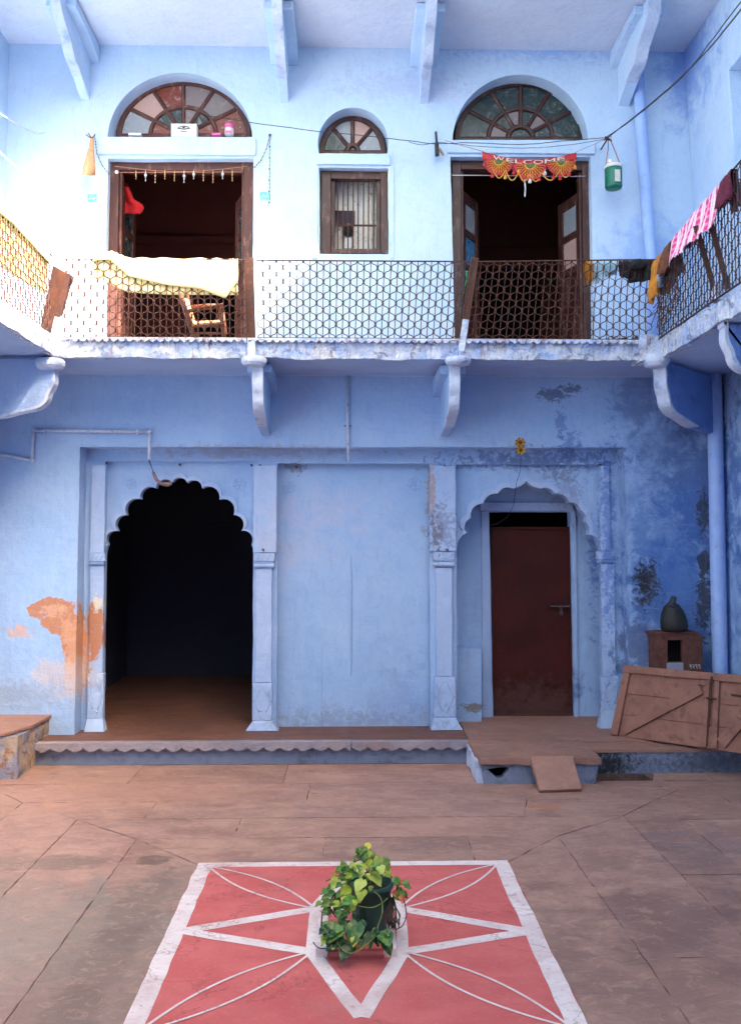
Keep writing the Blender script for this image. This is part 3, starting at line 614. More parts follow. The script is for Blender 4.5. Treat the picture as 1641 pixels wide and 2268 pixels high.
# --- upper facade
def ellip(cx_, cy_, rx, ry, ybot, Y, n=28):
    """arched outline, anticlockwise from bottom right, flat bottom at ybot"""
    t0 = math.asin(max(-1,min(1,(cy_-ybot)/ry))); pts = []
    for i in range(n+1):
        t = t0+(math.pi-2*t0)*i/n; pts.append(xz(cx_+rx*math.cos(t), cy_-ry*math.sin(t), Y))
    return pts
UP = dict(L=dict(door=(240,562,351), fan=(399,308,160,147,303), led=(217,567,303,346)), R=dict(door=(997,1308,347), fan=(1152,314,150,149,310), led=(990,1318,311,343)))
holes = []
for k in 'LR':
    d = UP[k]['door']; p = xz(d[0],d[2],YF); q = xz(d[1],d[2],YF)
    sk = .045 if k=='R' else -.02; holes.append([(p[0]+sk,ZB),(q[0],ZB),(q[0],q[1]),(p[0],p[1])])
    holes.append(ellip(*UP[k]['fan'], YF))
wl,wt = xz(707,371,YF); wr,wb = xz(860,563,YF); holes.append([(wl+.01,wb),(wr,wb),(wr,wt),(wl,wt)])
holes.append(ellip(782,318,78,80,340,YF))
m = MB(); m.plate([(X0L,4.09),(X1R,4.09),(X1R,ZC+.02),(X0L,ZC+.02)], holes, YF+.001, YF+.38, .007)
build('upper_floor_wall', m, UPW, house)
for (a,b,c_,d) in (UP['L']['led'], UP['R']['led'], (702,864,341,367)):
    m = MB(); p = xz(a,c_,YF-.03); q = xz(b,d,YF-.03); m.box(p[0],q[0],YF-.03,YF+.2,q[1]+.012,p[1]); build('lintel_ledge', m, UPW, house, bevel=.008)
m = MB()
for (a,b,c_,d) in ((694,704,368,572),(864,873,368,572)):
    m = MB(); p = xz(a,c_,YF-.015); q = xz(b,d,YF-.015); m.box(p[0],q[0],YF-.015,YF,q[1],p[1]); build('window_band', m, UPW, house, bevel=.006)
# --- fanlights
def fanlight(cx_, cy_, rx, ry, ybot, inner, spokes, hub, mats, wood, Y=10.0, spr=None):
    root_pts = ellip(cx_, cy_, rx, ry, ybot, Y, 30); inn = ellip(cx_, cy_, rx-11, ry-11, ybot-6, Y, 30)
    m = MB(); m.plate(root_pts, [inn], Y, Y+.07)
    c = at(cx_, ybot-4, Y); 
    def pt(t, f): return at(cx_+(rx-9)*f*math.cos(t), ybot-4-(ry-9)*f*math.sin(t)*((ybot-(cy_-ry))/ry), Y+.03)
    if inner: m.tube([pt(math.pi*i/24, inner) for i in range(25)], .028, 6, False)
    m.tube([pt(math.pi*i/12, hub) for i in range(13)], .034, 6, False)
    for t in spokes: m.tube([pt(t, hub), pt(t, 1.0)], .026, 6)
    p = at(cx_-rx+4, ybot-3, Y+.03); q = at(cx_+rx-4, ybot-3, Y+.03); m.tube([p,q], .022, 6)
    f = build('fanlight', m, wood, house, bevel=.004)
    rings = [(hub, inner or 1.0)] + ([(inner, 1.0)] if inner else []); ang = [0]+sorted(spokes)+[math.pi]; k = 0
    for (r0,r1) in rings[::-1]:
        for i in range(len(ang)-1):
            m = MB(); P = [pt(ang[i]+(ang[i+1]-ang[i])*j/5, r1) for j in range(6)]+[pt(ang[i+1]-(ang[i+1]-ang[i])*j/5, r0) for j in range(6)]
            m.plate([(v.x,v.z) for v in P], [], Y+.028, Y+.034); build('pane', m, mats[k%len(mats)], f); k += 1
    m = MB(); P = [pt(math.pi*i/8, hub) for i in range(9)]; m.plate([(v.x,v.z) for v in P], [], Y+.028, Y+.034); build('pane', m, G_DK, f)
    return f
sp5 = [math.radians(a) for a in (30,60,90,120,150)]
fanlight(407,303,149,127,303,.52,sp5,.16,[G_RD,G_GY,G_GY,G_RD,G_PK,G_WH, G_RD,G_DK,G_GY,G_DK,G_DK,G_RD],WOODL)
fanlight(1152,310,145,132,310,.52,sp5,.20,[G_DK,G_DK,G_DK,G_DK,G_DK,G_DK, G_DK,G_GY,G_DK,G_GY,G_DK,G_GY],WOOD)
fanlight(781,340,74,86,340,0,[math.radians(a) for a in (45,90,135)],.18,[G_WH,G_PK,G_WH,G_DK],WOOD)
# --- door frames and leaves
def dframe(x0,x1,yt,wd,Y,mat):
    m = MB(); a = at(x0,yt,Y); b = at(x1,yt,Y); t = wd
    m.box(a.x, a.x+t, Y, Y+.14, ZB, a.z-.002); m.box(b.x-t, b.x, Y, Y+.14, ZB, a.z-.002); m.box(a.x, b.x, Y-.004, Y+.144, a.z-.001, a.z+t*.75) if False else m.box(a.x+t+.001, b.x-t-.001, Y, Y+.14, a.z-t, a.z-.002)
    m.box(a.x+t, a.x+t+.03, Y+.04, Y+.13, ZB, a.z-t-.002); m.box(b.x-t-.03, b.x-t, Y+.04, Y+.13, ZB, a.z-t-.002)
    return build('door_frame', m, mat, house, bevel=.006)
dframe(243,562,355,.105,9.9,WOODL); dframe(1001,1308,355,.10,9.9,WOOD)
def leaf(hx, hy, ang, wdt, h, mat, panes, side, g1, g2):
    """hinged leaf swung into the room; two small panes above a solid panel"""
    d = Vector((math.cos(ang), math.sin(ang), 0)); nrm = Vector((-d.y, d.x, 0)); o = Vector((hx, hy, ZB))
    m = MB()
    def bx(u0,u1,z0,z1,t0,t1):
        P = [o+d*u+nrm*t+Vector((0,0,z)) for z in (z0,z1) for (u,t) in ((u0,t0),(u1,t0),(u1,t1),(u0,t1))]; m.hexa(P)
    sw = .10; bx(0,sw,0,h,-.02,.02); bx(wdt-sw,wdt,0,h,-.02,.02)
    zs = [0,.16,.85,.97,1.22,1.30,1.62,1.70,h-.12,h] if False else None
    rails = [(0,.14),(.62,.72),(1.10,1.18),(1.50,1.58),(h-.12,h)]
    for a,b in rails: bx(sw+.001,wdt-sw-.001,a,b,-.019,.019)
    bx(sw+.001,wdt-sw-.001,.141,.619,-.006,.006); bx(sw+.06,wdt-sw-.06,.20,.56,-.014,.014); bx(sw+.001,wdt-sw-.001,.721,1.099,-.006,.006); bx(sw+.05,wdt-sw-.05,.77,1.05,-.014,.014)
    lf = build('door_leaf', m, mat, house, bevel=.004)
    for (a,b,g) in ((1.181,1.499,g1),(1.581,h-.121,g2)):
        m = MB(); bx(sw,wdt-sw,a,b,-.003,.003); build('pane', m, g, lf)
hL = 2.0
a = at(266,600,9.99); leaf(a.x-.01, 10.03, math.radians(86), .5, hL, WOOD, 2, 1, G_DK, G_DK)
a = at(545,600,9.99); leaf(a.x+.02, 10.03, math.radians(112), .5, hL, WOODL, 2, 1, G_DK, G_DK)
a = at(1024,600,9.99); leaf(a.x-.01, 10.03, math.radians(60), .5, hL, WOOD, 2, 1, G_BL, G_WH)
a = at(1290,600,9.99); leaf(a.x+.01, 10.03, math.radians(107), .5, hL, WOOD, 2, 1, G_PK, G_WH)
# --- rooms upstairs
def room(x0,x1,y0,y1,z0,z1,mat,floor,name):
    m = MB(); m.box(x0-.1,x0,y0,y1,z0,z1); m.box(x1,x1+.1,y0,y1,z0,z1); m.box(x0-.1,x1+.1,y1,y1+.1,z0,z1); m.box(x0-.1,x1+.1,y0,y1+.1,z1,z1+.1); 
    m.box(x0,x1,y1-.12,y1-.001,z1-.95,z1-.85)
    r = build(name, m, mat, house); m = MB(); m.box(x0-.1,x1+.1,9.81,y1,z0-.05,z0-.001); build('room_floor', m, floor, r); return r
rl = room(-3.3,-.6,10.19,13.2,ZB,7.6,REDROOM,ROOMFLOOR,'left_room_wall'); rr = room(.55,3.3,10.19,13.2,ZB,7.6,REDROOM,ROOMFLOOR,'right_room_wall')
m = MB(); m.box(-2.2,-1.45,13.1,13.17,4.9,6.15); m.box(-1.0,-.75,12.6,12.75,5.6,6.1); build('dark_cupboard', m, NEARBLACK, rl, bevel=.01)
m = MB(); m.box(1.9,2.8,13.1,13.18,4.4,6.3); build('dark_cupboard', m, NEARBLACK, rr, bevel=.01)
# brightened curtain seen through the barred window
CURT = None
def curt():
    s = NT('speckled_curtain_with_reflection'); a = s.noise(9, 6, .7, st=(1,1,.6)); b = s.noise(26, 5, .75, off=(1,1,1)); c = s.noise(13, 5, .7, off=(7,1,3))
    col = s.mix(s.rng(a,.4,.6), srgb(226,218,204), srgb(234,230,222)); col = s.mix(s.math('MULTIPLY', s.rng(b,.60,.66),.8), col, srgb(70,66,58)); col = s.mix(s.math('MULTIPLY', s.rng(c,.6,.66),.8), col, srgb(86,120,92))  # curtain base brightened to carry the window's reflection
    return s.out(col, .9)
CURT = curt()
m = MB(); a = at(712,385,10.12); b = at(856,562,10.12); m.grid(lambda u,v: (a.x-.1+(b.x-a.x+.2)*u, 10.14+.02*math.sin(u*34), b.z-.1+(a.z-b.z+.2)*v), 60, 2); well = build('window_backing', m, CURT, house, smooth=True)
m = MB(); m.box(-.5,.55,10.2,10.25,4.3,7.6); build('window_back_wall', m, NEARBLACK, house)
m = MB(); a = at(716,379,9.88); b = at(860,562,9.88); t = .085
m.box(a.x-.02,a.x+t,9.88,9.98,b.z,a.z); m.box(b.x-t,b.x,9.88,9.98,b.z,a.z); m.box(a.x+t+.001,b.x-t-.001,9.88,9.98,a.z-t,a.z); m.box(a.x+t+.001,b.x-t-.001,9.88,9.98,b.z,b.z+.055)
m.box(a.x+t,a.x+t+.045,9.93,10.0,b.z+.056,a.z-t-.001); m.box(b.x-t-.045,b.x-t,9.93,10.0,b.z+.056,a.z-t-.001)
win = build('window_frame', m, WOOD, house, bevel=.005)
x0_,x1_ = a.x+t+.05,b.x-t-.05
for k in range(8):
    x = x0_+(x1_-x0_)*(k+.5)/8; m = MB(); m.tube([(x,9.94,b.z+.05),(x+random.uniform(-.004,.004),9.94,a.z-t+.002)], .0075, 6); build('window_bar', m, RUST, win)
m = MB(); m.box(x0_,x1_,9.955,9.965,b.z+.36*(a.z-b.z),b.z+.36*(a.z-b.z)+.02); build('cross_bar', m, RUST, win)

# --- ceilings, eaves, side walls and the wall behind the camera
m = MB(); m.box(X0L,X1R,8.4,YF+.0,ZC,ZC+.16); ce = build('eave_soffit', m, SOFF, house)
m = MB(); m.box(X0L,-2.70,-1.7,8.398,ZC,ZC+.16); m.box(2.9,X1R,-1.7,8.398,ZC,ZC+.16); m.box(-2.698,2.898,-1.7,-1.2,ZC,ZC+.16); build('eave_soffit', m, SOFF, house)
m = MB(); m.box(2.95,X1R,-1.7,10.3,ZC+.162,10.0); build('sun_block_parapet', m, UPW, house); m = MB(); m.box(2.95,X1R,3.5,4.8,10.001,11.6); m.box(2.95,X1R,3.5,4.15,11.601,12.2); build('sun_block_roof_box', m, UPW, house)  # unseen parapet and roof box added to shape the sun patch
m = MB(); m.box(X0L,X1R,8.75,14.2,ZC+.164,ZC+.35) if False else m.box(X0L-.1,2.94,8.75,14.4,ZC+.162,ZC+.3); build('roof', m, UPW, house)
XL = at(22,60,YF).x
m = MB(); m.box(X0L-.3,XL,-1.7,YF,ZB,ZC); build('left_upper_wall', m, UPW, house)
m = MB(); m.box(X0L-.3,X0L,-1.7,YF,-.1,ZB-.165); build('left_lower_wall', m, LOW, house)
# right upper wall with a deep window opening
XR = at(1513,110,YF).x; XR2 = at(1540,520,YF).x; oy0, oy1, oz0, oz1 = 6.9, 8.72, 4.9, 6.99
m = MB()
def rw(y0,y1,z0,z1,dx=0):
    f = lambda z: XR2+(XR-XR2)*(z-5.5)/(7.7-5.5)+dx
    m.hexa([(f(z0),y0,z0),(4.4,y0,z0),(4.4,y1,z0),(f(z0),y1,z0),(f(z1),y0,z1),(4.4,y0,z1),(4.4,y1,z1),(f(z1),y1,z1)])
rw(oy1,YF,ZB,ZC); rw(oy0,oy1-.0005,oz1,ZC); rw(oy0,oy1-.0005,ZB,oz0); rw(-1.7,oy0-.0005,ZB,ZC)
build('right_upper_wall', m, UPW, house, bevel=.015)
m = MB(); rw(oy0,oy1,oz0,oz1,.22); build('window_recess', m, UPW, house)
m = MB(); m.box(X1R,X1R+.3,-1.7,YF,-.1,ZB-.165); build('right_lower_wall', m, LOW, house)
m = MB(); m.box(X0L-.3,X1R+.3,-2.0,-1.7,-.1,ZC); build('opposite_wall', m, UPW, house)

# --- balcony slab
ZS = 4.085
m = MB(); m.box(-2.909,3.099,8.88,YF,ZS+.012,ZB-.002); build('balcony_slab', m, SOFL, house)
m = MB(); m.box(X0L,-2.91,-1.7,YF-.002,ZS+.012,ZB-.002); build('balcony_slab', m, SOFL, house)
m = MB(); m.box(3.10,X1R,-1.7,YF-.002,ZS+.012,ZB-.002); build('balcony_slab', m, SOFL, house)
m = MB(); rough_box(m, -2.83,2.93,8.835,8.89,ZS,ZB+.004,.03,.020,6); build('slab_fascia', m, FASC, house)
m = MB(); rough_box(m, 3.05,3.11,2.5,8.9,ZS,ZB+.004,.035,.022,6,seed=2); build('slab_fascia', m, FASC, house)
m = MB(); rough_box(m, -2.92,-2.86,2.5,8.86,ZS,ZB+.004,.035,.012,6,seed=4); build('slab_fascia', m, FASC, house)
m = MB(); rough_box(m, 2.86,3.16,8.76,9.02,ZS-.02,ZB+.06,.03,.022,6,seed=6); build('corner_block', m, FASC, house)
nosing(-2.72, 2.86, 8.785, ZB+.010, .0755, .032, .03, FASC, 'zigzag_moulding', house, .05, .026)
# --- brackets
plow = [(0,3.43),(.28,3.46),(.52,3.49),(.64,3.53),(.70,3.545),(.82,3.57),(.90,3.64),(.915,3.73),(.95,3.79),(.965,3.86),(.955,3.93),(.97,3.98),(.97,4.06),(0,4.06)]
pupp = [(0,7.15),(.15,7.20),(.39,7.30),(.52,7.31),(.62,7.36),(.69,7.44),(.80,7.49),(.94,7.53),(1.04,7.62),(1.06,7.68),(1.08,7.77),(0,7.77)]
def bracket(base, out, prof, th, beam, mat=TRIM, side=LOW):
    o = Vector(base); d = Vector(out); p = Vector((-d.y,d.x,0)); m = MB()
    mid = [Vector(q) for q in prof[:-2]]                        # round the carved profile
    for _ in range(2):
        nn = [mid[0]]
        for a_, b_ in zip(mid, mid[1:]): nn += [a_*.75+b_*.25, a_*.25+b_*.75]
        mid = nn+[mid[-1]]
    prof = [(v.x, v.y) for v in mid]+list(prof[-2:])
    m.prism([(o.x+d.x*a-p.x*th/2, o.y+d.y*a-p.y*th/2, z) for a,z in prof], p*th)
    b = build('bracket', m, side, house, bevel=.012)
    m = MB(); pr = prof[8:-1]
    # worn pale front edge strip
    vs=[]; n=len(pr)
    pts = []
    for i,(a,z) in enumerate(pr): pts.append((a+.008, z-.004))
    m.prism([(o.x+d.x*a-p.x*(th/2+.003), o.y+d.y*a-p.y*(th/2+.003), z) for a,z in pts+[(a-.03,z+.02) for a,z in pts[::-1]]], p*(th+.006))
    build('worn_edge', m, mat, b, bevel=.006)
    if beam:
        zt_ = prof[-1][1]; L = prof[-2][0]*.82; bw, bh = beam; m = MB()
        m.prism([(o.x-p.x*bw/2,o.y-p.y*bw/2,zt_),(o.x-p.x*bw/2,o.y-p.y*bw/2,zt_-bh*2.0),(o.x+d.x*L*.5-p.x*bw/2,o.y+d.y*L*.5-p.y*bw/2,zt_-bh),(o.x+d.x*L-p.x*bw/2,o.y+d.y*L-p.y*bw/2,zt_-bh*.9),(o.x+d.x*L-p.x*bw/2,o.y+d.y*L-p.y*bw/2,zt_)], p*bw)
        build('bracket_beam', m, side, b, bevel=.008)
bx_ = at(590,952,YF).x; bracket((bx_,YF,0),(0,-1,0),plow,.10,(.24,.09))
bx_ = at(985,965,YF).x; bracket((bx_,YF,0),(0,-1,0),plow,.10,(.26,.10))
bracket((X0L,8.83,0),(1,0,0),[(a*1.12,z) for a,z in plow],.12,None,side=BRK)
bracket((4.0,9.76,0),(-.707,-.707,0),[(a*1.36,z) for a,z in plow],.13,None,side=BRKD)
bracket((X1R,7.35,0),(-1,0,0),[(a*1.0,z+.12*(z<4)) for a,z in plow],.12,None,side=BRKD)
for px in (190,630,938,1380):
    bx_ = at(px,200,YF).x; bracket((bx_,YF,0),(0,-1,0),pupp,.10 if px<1300 else .13,(.30,.10),mat=TRIM,side=UPW)
def disc(px, py, r, h, sk=.0):
    c = at(px, py, 8.80); m = MB()
    m.lathe((c.x,c.y,c.z), [(r*.55,-h*1.1),(r*.8,-h*.9),(r*.97,-h*.4),(r,0),(r*.98,h*.5),(r*.85,h*.75)], 22); build('bracket_cap', m, TRIM, house, smooth=False)
disc(563,800,.125,.05); disc(1014,800,.128,.045); disc(112,806,.14,.06); disc(1452,798,.13,.07)

# ================================================================== RAILINGS
def railing(A0, A1, B0, B1, cols, rows, mat, lab, name='balcony_railing', bulge=0, barmat=None):
    """A0,A1 lower left/right, B0,B1 upper left/right"""
    A0,A1,B0,B1 = map(Vector,(A0,A1,B0,B1)); nrm = (A1-A0).cross(Vector((0,0,1))).normalized()
    def P(u,v):
        p = (A0*(1-u)+A1*u)*(1-v)+(B0*(1-u)+B1*u)*v
        return p+nrm*(bulge*math.sin(math.pi*v)*u**3 if bulge else 0)+nrm*.006*mnoise.noise(p*1.7)
    t = thing(name, lab, 'railing', (A0+A1)/2, 'iron lattice railings round the balcony')
    lat = MB(); du = 1/cols; dv = 1/rows
    for i in range(1, cols):
        lat.tube([P(i*du, k/6) for k in range(7)], .0042, 4, False)
    dots = []
    for i in range(cols):
        for j in range(rows+1):
            # rosettes sit on alternating half steps
            if (i+j) % 2 == 0:
                for s in (1,-1):
                    j2 = j+s
                    if 0 <= j2 <= rows:
                        pts = []
                        for k in range(6):
                            q = k/5; ease = q+.17*math.sin(2*math.pi*q)*-1
                            pts.append(P((i+(3*q*q-2*q*q*q)*.55*1+ .45*q)*du, (j+s*(q*.72+.28*(q**3)))*dv)) if False else pts.append(P((i+q)*du, (j+s*(q-.16*math.sin(2*math.pi*q)*-1*(1)))*dv))
                        lat.tube([p-nrm*0 for p in pts], .0048, 4, False)
                dots.append((i,j))
            else:
                for s in (1,-1):
                    j2 = j+s
                    if 0 <= j2 <= rows and i+1 <= cols:
                        pass
            if (i+j) % 2 == 1:
                for s in (1,-1):
                    j2 = j+s
                    if False: pass
    rs = lat
    for i in range(1, cols):
        for j in range(1, rows):
            if (i+j) % 2 == 0:
                p = P(i*du, j*dv); rs.ball(p, .0125, 5, (1,.8,1))
    build('lattice', lat, mat, t)
    m = MB(); m.tube([P(k/10,1) for k in range(11)], .0075, 6); build('top_rail', m, barmat or mat, t)
    m = MB(); m.tube([P(k/10,0) for k in range(11)], .0085, 6); build('bottom_rail', m, barmat or mat, t)
    return t
zr0, zr1 = 4.285, 5.062
def rp(px, z): return (at(px, 700, YB-.01).x, YB-.01, z)
RUSTM = plain('brown_rust_iron', srgb(62,36,30), srgb(84,48,36), .75, 14, .003, dirt=srgb(124,70,48), dirtk=.6, metal=.1)
railing(rp(130,zr0),rp(552,zr0),rp(132,zr1),rp(548,zr1), 30, 11, RUSTM, 'rusty brown lattice balcony railing draped with a white cloth in front of the left doorway')
railing(rp(571,zr0),rp(1030,zr0),rp(566,zr1),rp(1046,zr1), 32, 11, RUSTD, 'dark iron lattice balcony railing below the small barred window')
railing(rp(1030,zr0),rp(1445,zr0),rp(1052,zr1),(at(1452,600,YB-.1).x,YB-.12,zr1), 28, 11, RUSTM, 'brown lattice balcony railing in front of the right doorway, bulging at its corner', bulge=-.10)
railing((3.045,8.80,zr0),(3.045,4.9,zr0+.05),(3.02,8.72,zr1),(3.03,4.9,5.42), 62, 11, RUSTD, 'dark lattice railing of the right side gallery carrying the washing')
railing((-2.90,8.72,zr0),(-2.90,4.9,zr0),(-2.90,8.72,zr1),(-2.90,4.9,zr1), 62, 11, RUSTM, 'lattice railing of the left side gallery hung with a yellow cloth')

# posts
PO = 'railing posts standing on the bracket caps'
def post(name, lab, pts, w1, w2, mat, low=None, lowf=.22):
    a, b = Vector(pts[0]), Vector(pts[1]); t = thing(name, lab, 'post', a, PO)
    c = a+(b-a)*(lowf if low else 0)
    m = MB(); m.beam(c, b, w1, .006); up = (b-a).normalized(); r = up.cross(Vector((0,1,0))).normalized()
    m2 = MB(); m2.beam(c-r*w1/2*-1, b-r*w1/2*-1, .006, w2)
    build('flange', m, mat, t); build('flange', m2, mat, t)
    if low:
        m = MB(); m.beam(a, c-up*.002, w1*.9, w2*.5); build('painted_foot', m, low, t, bevel=.004)
    return t
p0 = at(558,792,8.80); p1 = at(552,570,8.79)
post('iron_post', 'upright reddish angle iron post between the left and middle railings', (p0,p1), .085, .05, RUSTM, TRIM, .16)
p0 = at(1019,792,8.79); p1 = at(1052,570,8.78)
post('iron_post', 'angle iron post leaning to the right beside the right doorway, with a whitewashed foot', (p0,p1), .07, .05, RUSTM, FASC, .38)
def flat(px, py, Y): return at(px,py,Y)
# wide corner post: rusty sheet folded round the left corner
t = thing('sheet_metal_post', 'wide rusty sheet metal corner post at the left end of the balcony', 'post', at(112,792,8.8), PO)
m = MB(); q = [at(88,735,8.72),at(122,748,8.83),at(160,612,8.83),at(118,588,8.62)]; m.prism(q, (.01,.02,0)); build('sheet', m, RUSTO, t)
m = MB(); m.beam(at(114,790,8.8), at(132,700,8.8), .075, .05); build('painted_foot', m, TRIM, t, bevel=.004)
m = MB(); m.beam(at(128,704,8.795), at(150,606,8.79), .07, .04); build('flange', m, RUSTM, t, bevel=.004)
m = MB(); c = at(112,778,8.81); m.lathe((c.x,c.y,c.z-.05), [(.09,0),(.11,.06),(.12,.13)], 14); build('mortar_socket', m, TRIM, t)
for lab, xa_, xb_, ya_, yb_ in (('first of two leaning flat iron posts under the pink plaid towel, nearer the corner', 1584,1540,652,500), ('second of two leaning flat iron posts under the pink plaid towel, nearer the frame edge', 1612,1572,640,490)):
    Yp = 7.45 if xa_ < 1600 else 7.25; a = at(xa_,ya_,Yp); b = at(xb_,yb_,Yp+.02); m = MB(); m.beam(a, b, .045, .012); build('iron_post', m, RUSTM, None, lab, 'post', PO)
for px,py,Yd,r in ((1592,655,7.42,.06),):
    c = at(px,py,Yd); m = MB(); rough_box(m, c.x-.05,c.x+.05,c.y-.06,c.y+.06,c.z-.05,c.z+.10,.03,.012); build('mortar_lump', m, GREYC and TRIM, None, 'grey mortar lump holding the foot of an iron post on the right gallery edge', 'mortar lump')

# ================================================================== CLOTHS
def drape(name, rail, front, back, nrm, mat, lab, cat, group=None, nu=40, nf=18, off=.014, wav=.012, seed=0, uv=False, thick=.003, flare=0, rag=0):
    """cloth folded over a rail; rail(u) -> point, front(u)/back(u) -> hanging length, nrm points to the front"""
    nrm = Vector(nrm); m = MB(); uvs = []
    def S(u, v):
        lf, lb = front(u), back(u)
        s = -lb+(lf+lb)*v; p = Vector(rail(u)); d = abs(s)
        side = 1 if s > 0 else -1; k = min(1, d/.03)
        w = wav*mnoise.noise(Vector((u*7+seed, side*3, d*1.5)))*min(1, d*8)*2.2+wav*.6*mnoise.noise(Vector((u*19+seed, side*5, d*4)))*min(1,d*8)
        p = p+nrm*(side*off*k+w+flare*d*side); p.z += .009*(1-k)-d
        tan = Vector((-nrm.y, nrm.x, 0)); p += tan*.03*mnoise.noise(Vector((u*4, s*4+seed, 2)))*min(1,d*4)
        if rag and (v == 0 or v == 1): p.z += rag*random.uniform(-1,1)
        uvs.append((u, v)); return p
    m.grid(S, nu, nf); o = build(name, m, mat, None, lab, cat, group, smooth=True, solid=thick)
    if uv:
        L = o.data.uv_layers.new(name='UVMap')
        # remove_doubles keeps order on a clean grid
        for li, lp in enumerate(o.data.loops): L.data[li].uv = uvs[lp.vertex_index]
    return o
def lerp(a,b,t): return a+(b-a)*t
def pw(u, pts):
    for (u0,v0),(u1,v1) in zip(pts, pts[1:]):
        if u <= u1: return lerp(v0, v1, (u-u0)/(u1-u0))
    return pts[-1][1]
LAU = 'washing hung over the balcony railings'
xa_, xb_ = at(208,575,YB).x, at(528,575,YB).x
drape('hanging_cloth', lambda u: (lerp(xa_,xb_,u), YB-.01, zr1+.012+(.07*max(0,1-abs(u-.12)/.12))), lambda u: pw(u,[(0,.03),(.1,.08),(.25,.19),(.5,.27),(.75,.31),(.93,.40),(1,.22)]),
      lambda u: pw(u,[(0,.20),(.12,.33),(.5,.36),(1,.36)]), (0,-1,0), YEL, 'white to pale yellow cloth folded over the front railing before the left doorway', 'cloth', LAU, 80, 26, .012, .005)
drape('hanging_cloth', lambda u: (-2.90, lerp(8.62,7.05,u), zr1+.012), lambda u: pw(u,[(0,.12),(.25,.10),(.6,.07),(1,.10)]), lambda u: pw(u,[(0,.42),(.3,.46),(.7,.50),(1,.52)]),
      (1,0,0), YEL, 'pale yellow cloth folded over the left gallery railing at the photo edge', 'cloth', LAU, 80, 26, .012, .005, seed=4)
def rr_(Y, dz=0): 
    t_ = (8.72-Y)/(8.72-4.9); return Vector((3.02+.01*t_, Y, zr1+(5.42-zr1)*t_+.012+dz))
drape('plaid_towel', lambda u: rr_(lerp(8.22,7.12,u)), lambda u: pw(u,[(0,.27),(.5,.34),(1,.38)]), lambda u: .16, (-1,0,0), PLAID, 'pink and white plaid towel with frayed edge over the right gallery railing', 'towel', LAU, 70, 26, .025, .035, seed=9, uv=True, flare=.3, rag=.012)
drape('brown_rag', lambda u: rr_(lerp(7.10,6.92,u)), lambda u: .26, lambda u: .3, (-1,0,0), cloth_mat('dark_pink_cotton', srgb(110,30,60), srgb(80,30,44)), 'dark maroon cloth hanging beside the pink plaid towel', 'cloth', LAU, 16, 14, .03, .03, seed=2, flare=.1)
drape('orange_garment', lambda u: rr_(lerp(8.75,8.52,u)), lambda u: pw(u,[(0,.36),(.5,.50),(1,.40)]), lambda u: .35, (-1,0,0), ORC, 'mustard orange garment hanging at the right corner of the railing', 'garment', LAU, 20, 18, .03, .035, seed=3, flare=.12)
drape('grey_garment', lambda u: rr_(lerp(8.51,8.42,u)), lambda u: pw(u,[(0,.30),(1,.40)]), lambda u: .35, (-1,0,0), GREYC, 'grey strip of cloth between the orange garment and the brown rag', 'garment', LAU, 10, 14, .03, .03, seed=13, flare=.12)
drape('brown_rag', lambda u: rr_(lerp(8.41,8.26,u)), lambda u: pw(u,[(0,.26),(.5,.34),(1,.24)]), lambda u: .3, (-1,0,0), BRNC, 'brown and orange ragged cloth just left of the pink plaid towel', 'cloth', LAU, 16, 16, .03, .035, seed=21, flare=.12, rag=.02)
def frl(px0, px1, dz=.012): return lambda u: (lerp(at(px0,578,YB).x, at(px1,578,YB).x, u), YB-.012-.09*max(0,(lerp(px0,px1,u)-1380)/70)*.6, zr1+dz)
drape('light_blue_cloth', frl(1308,1366), lambda u: pw(u,[(0,.24),(.3,.22),(.6,.14),(1,.07)]), lambda u: .13, (0,-1,0), LBLUE, 'light blue cloth on the front railing between the orange rag and the black garment', 'cloth', LAU, 26, 16, .022, .03, seed=5)
drape('orange_rag', frl(1291,1311), lambda u: pw(u,[(0,.15),(.5,.25),(1,.2)]), lambda u: .12, (0,-1,0), ORC, 'small orange and brown rag left of the light blue cloth', 'rag', LAU, 14, 14, .024, .03, seed=6)
drape('black_garment', frl(1369,1442), lambda u: pw(u,[(0,.15),(.35,.22),(.7,.21),(1,.22)]), lambda u: .15, (0,-1,0), BLKC, 'crumpled black garment on the front railing near the right corner', 'garment', LAU, 30, 16, .03, .05, seed=7)
m = MB(); c = at(1412,586,8.74); m.ball(c, .085, 14, (1.1,.6,.6)); o = build('black_bundle', m, BLKC, None, 'knotted black bundle of cloth on top of the black garment', 'bundle', smooth=True)
for v in o.data.vertices: v.co += mnoise.noise_vector(v.co*14)*.022

# ================================================================== PIPES, WIRES, FITTINGS
m = MB(); m.tube([at(1410,112,9.68),at(1420,300,9.69),at(1444,600,9.70),at(1450,752,9.70)], .062, 16); build('drainpipe', m, PIPE, None, 'pale blue painted drainpipe on the upper wall right of the right doorway', 'pipe', smooth=True)
m = MB(); m.tube([at(1580,812,9.62),at(1586,1100,9.62),at(1594,1500,9.62),at(1595,1598,9.62)], .080, 18); build('drainpipe', m, PIPE, None, 'thick blue drainpipe at the right corner of the lower wall', 'pipe', smooth=True)
m = MB(); Yc = 9.77; P_ = [at(-30,1000,Yc),at(72,1020,Yc),at(75,953,Yc),at(332,957,Yc),at(331,1018,Yc-.02)]; 
t = thing('conduit_pipe', 'grey plastic conduit bent over the corner of the left scalloped arch', 'pipe', P_[0])
for i in range(4): m = MB(); m.tube([P_[i],P_[i+1]], .0175, 8); build('conduit_tube', m, COND, t, smooth=True)
for p in P_[1:4]: m = MB(); m.ball(p, .023, 10); build('elbow', m, COND, t, smooth=True)
